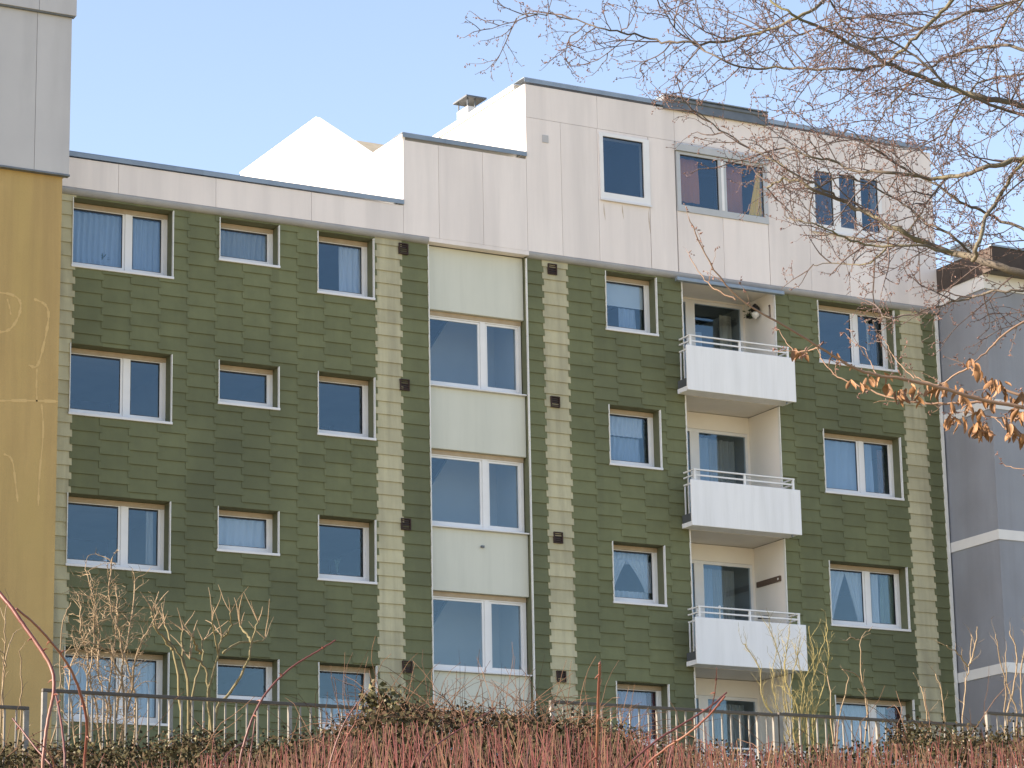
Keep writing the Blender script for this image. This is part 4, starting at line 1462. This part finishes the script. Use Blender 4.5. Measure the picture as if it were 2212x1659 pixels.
leaves = [leaf_mesh(s) for s in range(6)]
clusters = [(1720, 762, 1), (1735, 760, 2), (1806, 772, 2), (1842, 788, 1), (1833, 826, 1), (1853, 832, 2), (1874, 822, 2), (1905, 812, 2), (1915, 833, 2), (1946, 846, 6), (1962, 835, 2),
            (1981, 840, 2), (1984, 860, 3), (2005, 833, 2), (2020, 838, 2), (2035, 833, 4), (2070, 840, 2), (2083, 852, 4), (2092, 866, 2), (2100, 780, 3), (2112, 790, 2), (2057, 875, 3), (2052, 902, 4), (2068, 905, 4), (2083, 905, 2),
            (2140, 818, 3), (2155, 828, 5), (2163, 830, 2), (2146, 866, 4), (2112, 888, 3), (2112, 915, 6), (2122, 930, 6), (2130, 918, 2), (2140, 938, 2), (2128, 855, 2),
            (2170, 905, 2), (2185, 915, 4), (2190, 932, 3), (2195, 880, 3), (2205, 895, 3), (2200, 850, 2), (2175, 850, 1), (2209, 945, 3), (2190, 860, 2)]
for (x, y, n) in clusters:
    for i in range(int(n * 1.6 + 0.5)):
        dep = 18.0 + random.uniform(-0.15, 0.35)
        p = at_d(x + random.uniform(-8, 8), y + random.uniform(-9, 6), dep)
        o = bpy.data.objects.new('leaf', random.choice(leaves))
        COL.objects.link(o)
        o.parent = tree2
        o.matrix_parent_inverse = Matrix.Translation(-Vector(tree2.location))
        o.location = p
        s = random.uniform(0.055, 0.105)
        o.scale = (s * random.uniform(0.7, 1.1), s * random.uniform(0.7, 1.1), s)
        o.rotation_euler = (random.uniform(-0.7, 0.7), random.uniform(-0.6, 0.6), random.uniform(0, 6.28))


# ------------------------------------------------------------------ shrubs behind the railing
def R6(x, y):
    return (x * 0.3858, 1194.7 + 0.3858 * y)


def R7(x, y):
    return (682.7 + 0.3858 * x, 1194.7 + 0.3858 * y)


def R8(x, y):
    return (1358.6 + 0.3858 * x, 1024 + 0.3858 * y)


def shrub(name, label, conv, Y, stems, mt, r0=0.016, shoots=None, group='bare shrubs behind the railing', cat='shrub', knob=False):
    """stems: polylines base -> tip in picture coordinates at plane Y, rooted in the ground below"""
    first = at_y(*conv(*stems[0][0]), Y)
    g = terrain(first[0], Y)
    t = thing(name, label, cat, (first[0], Y, g), group)
    big, tw = MB(), MB()
    for si, pts in enumerate(stems):
        dy = random.uniform(-0.5, 0.5)
        P = [at_y(*conv(x, y), Y + dy * (0.3 + 0.7 * i / len(pts))) for i, (x, y) in enumerate(pts)]
        if P[0][2] < g + 1.2:
            P = [np.array([P[0][0] * 0.6 + first[0] * 0.4, Y, g - 0.05])] + P
        P = smooth(P, 2)
        P[1:] += RNG.normal(0, 0.007, P[1:].shape)
        rr = r0 * random.uniform(0.75, 1.15)
        big.tube(P, np.linspace(rr, rr * 0.45, len(P)), 6)
        if shoots:
            grow(P, rr, rr * 0.4, shoots, tw, None, 0.30)
        if knob:
            for _ in range(3):
                d = unit(np.array([RNG.normal(0, 0.45), RNG.normal(0, 0.4), 1.0]))
                S = wander(P[-1], d, random.uniform(0.15, 0.45), 4, 0.12)
                tw.tube(S, np.linspace(rr * 0.45, rr * 0.16, 5), 4)
    big.build('stems', M[mt], t, smooth=True)
    if tw.v:
        tw.build('twigs', M['shrub_tan'] if mt != 'shrub_yellow' else M['shrub_yellow'], t, kind='stuff')
    return t


shrub('bare_shrub', 'dense tan bare shrub before the lowest wide window at left', R6, -19.6,
      [[(600, 1000), (590, 800), (540, 640), (560, 500), (545, 330), (480, 90)], [(640, 1000), (660, 800), (690, 620), (680, 480), (600, 260), (630, 30)], [(770, 900), (740, 700), (690, 580), (720, 450), (765, 140)],
       [(560, 980), (500, 700), (490, 560), (450, 420), (440, 230)], [(620, 1000), (610, 700), (640, 520), (660, 380), (650, 190)], [(500, 1000), (480, 760), (520, 570), (530, 420), (510, 150)],
       [(680, 1000), (740, 780), (760, 560), (830, 440), (900, 300)], [(380, 760), (400, 600), (460, 500), (540, 400), (640, 310)], [(700, 950), (690, 700), (620, 560), (540, 500), (430, 520)]],
      'shrub_tan', 0.014, [(0.042, 0.30, 0.0050, 0.20, 0.9, 0.20), (0.05, 0.15, 0.0034, 0.25, 0.9, 0.05)])
shrub('pruned_shrub', 'pruned shrub with knobbed green stems left of the small lowest window', R6, -19.2,
      [[(1050, 1000), (1060, 720), (1010, 570), (965, 520), (880, 430)], [(1020, 980), (1000, 700), (965, 520), (920, 400)], [(1060, 990), (1055, 720), (1015, 560), (1020, 430)], [(965, 540), (930, 480), (870, 430), (845, 330)],
       [(1060, 830), (1110, 680), (1140, 560), (1135, 480)], [(1130, 560), (1090, 520), (1080, 470)]], 'shrub_green', 0.020, None, knob=True)
shrub('pruned_shrub', 'pruned shrub with forked green stems over the small lowest window', R6, -19.4,
      [[(1190, 1000), (1160, 780), (1220, 580), (1240, 470)], [(1180, 1000), (1165, 720), (1140, 600), (1060, 590)], [(1200, 850), (1290, 790), (1350, 680), (1395, 590), (1410, 500), (1440, 390)], [(1410, 500), (1375, 450), (1345, 405)],
       [(1220, 580), (1205, 480), (1190, 380)], [(1240, 480), (1300, 420), (1290, 330)], [(1250, 560), (1320, 500), (1480, 490)]], 'shrub_green', 0.018, None, knob=True)
shrub('yellow_shrub', 'yellow-green stemmed bush in front of the lowest white balcony', R8, -19.2,
      [[(1030, 1420), (1025, 1200), (1040, 1060), (1010, 850)], [(850, 1450), (830, 1380), (770, 1300), (735, 1220), (740, 1080), (640, 950)], [(900, 1480), (860, 1250), (850, 1030), (780, 840)], [(930, 1480), (900, 1280), (920, 1120), (960, 920)],
       [(960, 1480), (950, 1300), (880, 1180), (870, 1000)], [(1000, 1480), (990, 1250), (1040, 1120), (1100, 900)], [(880, 1480), (810, 1250), (800, 1110), (850, 900)], [(1020, 1450), (1060, 1280), (1120, 1120), (1110, 850)],
       [(940, 1480), (1000, 1240), (960, 1100), (930, 960)], [(920, 1480), (880, 1300), (860, 1100), (900, 850)], [(960, 1480), (970, 1180), (1010, 1080), (1060, 1000)]],
      'shrub_yellow', 0.010, [(0.075, 0.34, 0.0038, 0.16, 0.5, 0.3), (0.08, 0.12, 0.0024, 0.2, 0.6, 0.1)])
shrub('bare_shrub', 'thin bare shrub below the third right-hand wide window', R8, -18.8,
      [[(1130, 1400), (1130, 1180), (1090, 1060)], [(1330, 1400), (1330, 1250), (1300, 1130), (1290, 920), (1340, 880)], [(1290, 930), (1250, 915), (1200, 930)], [(1160, 1400), (1240, 1130), (1190, 1090)], [(1330, 1230), (1280, 1120), (1200, 1090)]],
      'shrub_tan', 0.010, [(0.2, 0.22, 0.0038, 0.16, 0.6, 0.2)])
shrub('bare_shrub', 'tall thin bare shrub in front of the corner of the green house at right', R8, -19.0,
      [[(1870, 1500), (1870, 1350), (1880, 1200), (1910, 1060), (1920, 900)], [(1900, 1080), (1850, 1010), (1780, 960)], [(1780, 1500), (1760, 1250), (1720, 1120)], [(1700, 1500), (1660, 1300), (1635, 1190)], [(1915, 1060), (1940, 960), (1950, 860)]],
      'shrub_tan', 0.011, [(0.2, 0.26, 0.004, 0.16, 0.6, 0.25), (0.1, 0.1, 0.0025, 0.2, 0.7, 0.1)])
shrub('bare_shrub', 'bare shrub with pale stems before the grey house at the right edge', R8, -19.3,
      [[(2120, 1480), (2110, 1330), (2160, 1200), (2180, 1000), (2130, 880)], [(2100, 1450), (2110, 1250), (2100, 1130), (2050, 900)], [(2180, 1480), (2170, 1300), (2110, 1180), (2110, 1000)], [(2212, 1400), (2190, 1200), (2212, 980), (2230, 860)],
       [(2260, 1450), (2240, 1200), (2290, 1000)]],
      'shrub_tan', 0.014, [(0.16, 0.26, 0.0042, 0.16, 0.6, 0.25), (0.1, 0.1, 0.0025, 0.2, 0.7, 0.1)])
shrub('bare_shrub', 'sparse bare twigs before the ochre house at the left edge', R6, -19.4,
      [[(20, 900), (10, 650), (50, 520), (90, 440)], [(120, 900), (125, 700), (110, 540)], [(10, 800), (30, 580), (0, 540)], [(340, 900), (330, 700), (350, 380), (400, 280)], [(30, 640), (20, 400), (45, 260)]],
      'shrub_tan', 0.010, [(0.2, 0.2, 0.004, 0.16, 0.6, 0.2)])


# ------------------------------------------------------------------ rose canes near the camera
def rose(label, depth, canes, conv):
    first = at_d(*conv(*canes[0][2][0]), depth)
    g = terrain(first[0], first[1])
    t = thing('rose_canes', label, 'rose', (first[0], first[1], g), 'thorny rose canes in the foreground')
    for (r0, r1, pts, mt) in canes:
        n = len(pts)
        dd = random.uniform(-0.5, 0.5)
        P = [at_d(*conv(x, y), depth + dd * i / n) for i, (x, y) in enumerate(pts)]
        p0 = P[0]
        gz = terrain(p0[0], p0[1])
        if p0[2] > gz + 0.2 and pts[0][1] > 1100:
            dirn = unit(P[0] - P[1])
            P = [np.array([p0[0] + dirn[0] * 0.3, p0[1] + dirn[1] * 0.2, gz - 0.05])] + P
        P = smooth(P, 3)
        P[1:-1] += RNG.normal(0, 0.0004, P[1:-1].shape)
        b = MB()
        b.tube(P, np.linspace(r0, r1, len(P)) * 0.8, 8)
        b.build('cane', M[mt], t, smooth=True)
        tb_ = MB()
        Q, L_ = resample(P, 0.055)
        for i in range(1, len(Q) - 1):
            if RNG.random() < 0.45:
                continue
            tt = unit(Q[i + 1] - Q[i - 1])
            a_ = unit(np.cross(tt, RNG.normal(0, 1, 3)))
            u = i / len(Q)
            rr = r0 + (r1 - r0) * u
            tb_.tube([Q[i] + a_ * rr * 0.5, Q[i] + a_ * (rr + 0.006), Q[i] + a_ * (rr + 0.014) - tt * 0.005], [0.0042, 0.0022, 0.0004], 5, cap=False)
        if tb_.v:
            tb_.build('thorns', M['thorn'], t, kind='stuff')
    return t


rose('thick arching red rose canes crossing the railing at the left edge', 9.0, [
    (0.0065, 0.0085, [(235, 1240), (250, 1050), (275, 900), (305, 780), (300, 660), (230, 540), (150, 430), (70, 310), (0, 230), (-60, 150)], 'cane'),
    (0.0065, 0.004, [(465, 1240), (490, 1000), (480, 880), (430, 720), (380, 620), (290, 500), (190, 390), (90, 310)], 'cane'),
    (0.006, 0.004, [(372, 1240), (350, 980), (310, 780)], 'cane_dark'),
    (0.005, 0.003, [(330, 1230), (220, 1120), (130, 1000), (70, 925)], 'cane_dark'),
    (0.004, 0.002, [(330, 1230), (260, 1090), (180, 1040)], 'cane')], R6)
rose('dark red rose cane leaning right below the small lowest window', 9.6, [
    (0.0065, 0.0030, [(1320, 1240), (1390, 980), (1440, 860), (1520, 740), (1640, 630), (1780, 550), (1880, 488)], 'cane_dark'),
    (0.005, 0.003, [(1390, 1240), (1405, 1100), (1430, 930)], 'cane_dark'),
    (0.004, 0.002, [(1200, 1230), (1290, 1100), (1400, 1040)], 'cane_dark')], R6)
rose('slender red rose canes at the left end of the red thicket', 10.0, [
    (0.006, 0.0025, [(60, 1240), (100, 1100), (150, 960), (235, 832)], 'cane_dark'),
    (0.005, 0.002, [(80, 1240), (130, 1110), (225, 940)], 'cane'),
    (0.005, 0.002, [(540, 1240), (650, 1090), (750, 1020), (900, 930), (1005, 868)], 'cane_dark')], R7)
rose('single upright rose cane with a cut top in front of the square windows', 9.2, [
    (0.0068, 0.0050, [(1570, 1240), (1577, 1000), (1580, 800), (1590, 640), (1589, 618)], 'cane')], R7)
rose('crossing reddish rose canes in front of the balconies and terrace door', 9.8, [
    (0.006, 0.0035, [(1700, 1240), (1730, 1200), (1900, 1050), (2050, 960), (2212, 860), (2300, 780)], 'cane_dark'),
    (0.0055, 0.004, [(1820, 1240), (1850, 1180), (1960, 1090), (2090, 1010), (2212, 900), (2290, 800)], 'cane'),
    (0.003, 0.0015, [(2200, 900), (2235, 800), (2245, 640)], 'cane_dark')], R7)


# ------------------------------------------------------------------ thickets along the bottom
def inv_x(p):
    d = p - CAM
    return PCX + FPX * np.dot(d, RT) / np.dot(d, FW), PCY - FPX * np.dot(d, UP) / np.dot(d, FW)


def prof(x):       # upper outline of the red thicket
    xs = [0, 300, 560, 700, 850, 1100, 1300, 1500, 1700, 1950, 2212]
    ys = [1650, 1640, 1615, 1580, 1556, 1556, 1566, 1594, 1604, 1600, 1592]
    return np.interp(x, xs, ys)


stem_mb, dry_mb = MB(), MB()
for i in range(1500):
    x = RNG.uniform(430, 2260) if RNG.random() < 0.92 else RNG.uniform(-40, 500)
    dep = RNG.uniform(11.5, 23.0)
    ytop = prof(x) + abs(RNG.normal(0, 34)) - (RNG.random() < 0.07) * RNG.uniform(10, 50)
    tip = at_d(x, ytop, dep)
    gz = terrain(tip[0], tip[1])
    h = tip[2] - gz
    lean = RNG.normal(0, 0.19, 2)
    base = np.array([tip[0] - lean[0] * h, tip[1] - lean[1] * h, gz])
    bow = RNG.normal(0, 0.03, 3)
    P = [base, base * 0.62 + tip * 0.38 + bow, base * 0.3 + tip * 0.7 + bow * 1.1, tip]
    r = RNG.uniform(0.0024, 0.0066)
    (stem_mb if RNG.random() < 0.60 else dry_mb).tube(P, [r * 1.25, r, r * 0.8, r * 0.35], 4, cap=False)
    if RNG.random() < 0.35:
        q = base * 0.4 + tip * 0.6
        d = unit(np.array([RNG.normal(0, 0.5), RNG.normal(0, 0.5), 1.0]))
        S = wander(q, d, h * RNG.uniform(0.15, 0.32), 3, 0.12)
        (stem_mb if RNG.random() < 0.7 else dry_mb).tube(S, np.linspace(r * 0.6, r * 0.2, 4), 3, cap=False)
o = stem_mb.build('red_stem_thicket', M['redstem'])
tag(o, 'thicket of thin upright red stems along the bottom edge', 'thicket', kind='stuff')
o = dry_mb.build('dry_stem_thicket', M['drystem'])
tag(o, 'dry tan stalks standing among the red stems', 'stalks', kind='stuff')

# leafy bramble heap over the railing and along its foot
leaf_mb, young_mb, arch_mb = MB(), MB(), MB()


def leafball(p, n, rad, mbx, size):
    for _ in range(n):
        q = p + RNG.normal(0, 1, 3) * rad
        d = unit(RNG.normal(0, 1, 3)) * size * RNG.uniform(0.6, 1.3)
        w = unit(np.cross(d, RNG.normal(0, 1, 3))) * size * RNG.uniform(0.3, 0.5)
        mbx.quad(q, q + d * 0.5 + w, q + d, q + d * 0.5 - w)


def heap(x):       # top of the leafy heap in picture rows
    xs = [-60, 90, 180, 300, 420, 560, 700, 760, 830, 920, 1050, 1180, 1300, 1400, 1560, 1700, 1900, 1960, 2050, 2130, 2260]
    ys = [1622, 1632, 1620, 1622, 1600, 1618, 1606, 1568, 1528, 1544, 1556, 1566, 1574, 1614, 1630, 1640, 1625, 1575, 1600, 1600, 1590]
    return np.interp(x, xs, ys)


for i in range(2600):
    x = RNG.uniform(-60, 2270)
    dep = RNG.uniform(27.2, 29.6)
    yt = heap(x) + abs(RNG.normal(0, 34))
    if 1380 < x < 1930 and RNG.random() < 0.5:
        continue
    p = at_d(x, yt, dep)
    leafball(p, 13, 0.075, leaf_mb if RNG.random() < 0.90 else young_mb, 0.036)
for i in range(1500):       # dark litter and leaves low down behind the stems
    x = RNG.uniform(520, 1420) if RNG.random() < 0.7 else RNG.uniform(-60, 2270)
    leafball(at_d(x, heap(x) + RNG.uniform(30, 150), RNG.uniform(24.0, 27.0)), 10, 0.09, leaf_mb, 0.05)
for i in range(36):
    x = RNG.uniform(790, 870)
    leafball(at_d(x, RNG.uniform(1497, 1530), 27.6), 5, 0.05, young_mb, 0.06)
for i in range(420):
    x = RNG.uniform(680, 1400) if RNG.random() < 0.7 else RNG.uniform(-40, 2250)
    p = at_d(x, heap(x) + RNG.uniform(5, 40), RNG.uniform(27.0, 29.0))
    d = unit(np.array([RNG.normal(0, 0.8), RNG.normal(0, 0.5), 0.8]))
    S = wander(p, d, RNG.uniform(0.3, 0.9), 6, 0.16, -0.10)
    arch_mb.tube(S, np.linspace(0.005, 0.0018, 7), 4, cap=False)
for i in range(30):       # tall dry stalks in front of the stair panel
    x = RNG.uniform(880, 1180)
    p = at_d(x, heap(x) + 20, RNG.uniform(27.0, 28.5))
    S = wander(p, np.array([RNG.normal(0, 0.08), 0, 1.0]), RNG.uniform(0.25, 0.75), 5, 0.06)
    arch_mb.tube(S, np.linspace(0.0035, 0.0012, 6), 3, cap=False)
o = leaf_mb.build('bramble_heap', M['ivy'])
tag(o, 'dark leafy bramble heap growing over the railing', 'bramble', kind='stuff')
o = young_mb.build('bramble_leaves', M['ivy_light'])
tag(o, 'lighter green bramble leaves on top of the heap', 'bramble', kind='stuff')
o = arch_mb.build('bramble_stalks', M['drystem'])
tag(o, 'dry arching stalks standing out of the bramble heap', 'stalks', kind='stuff')
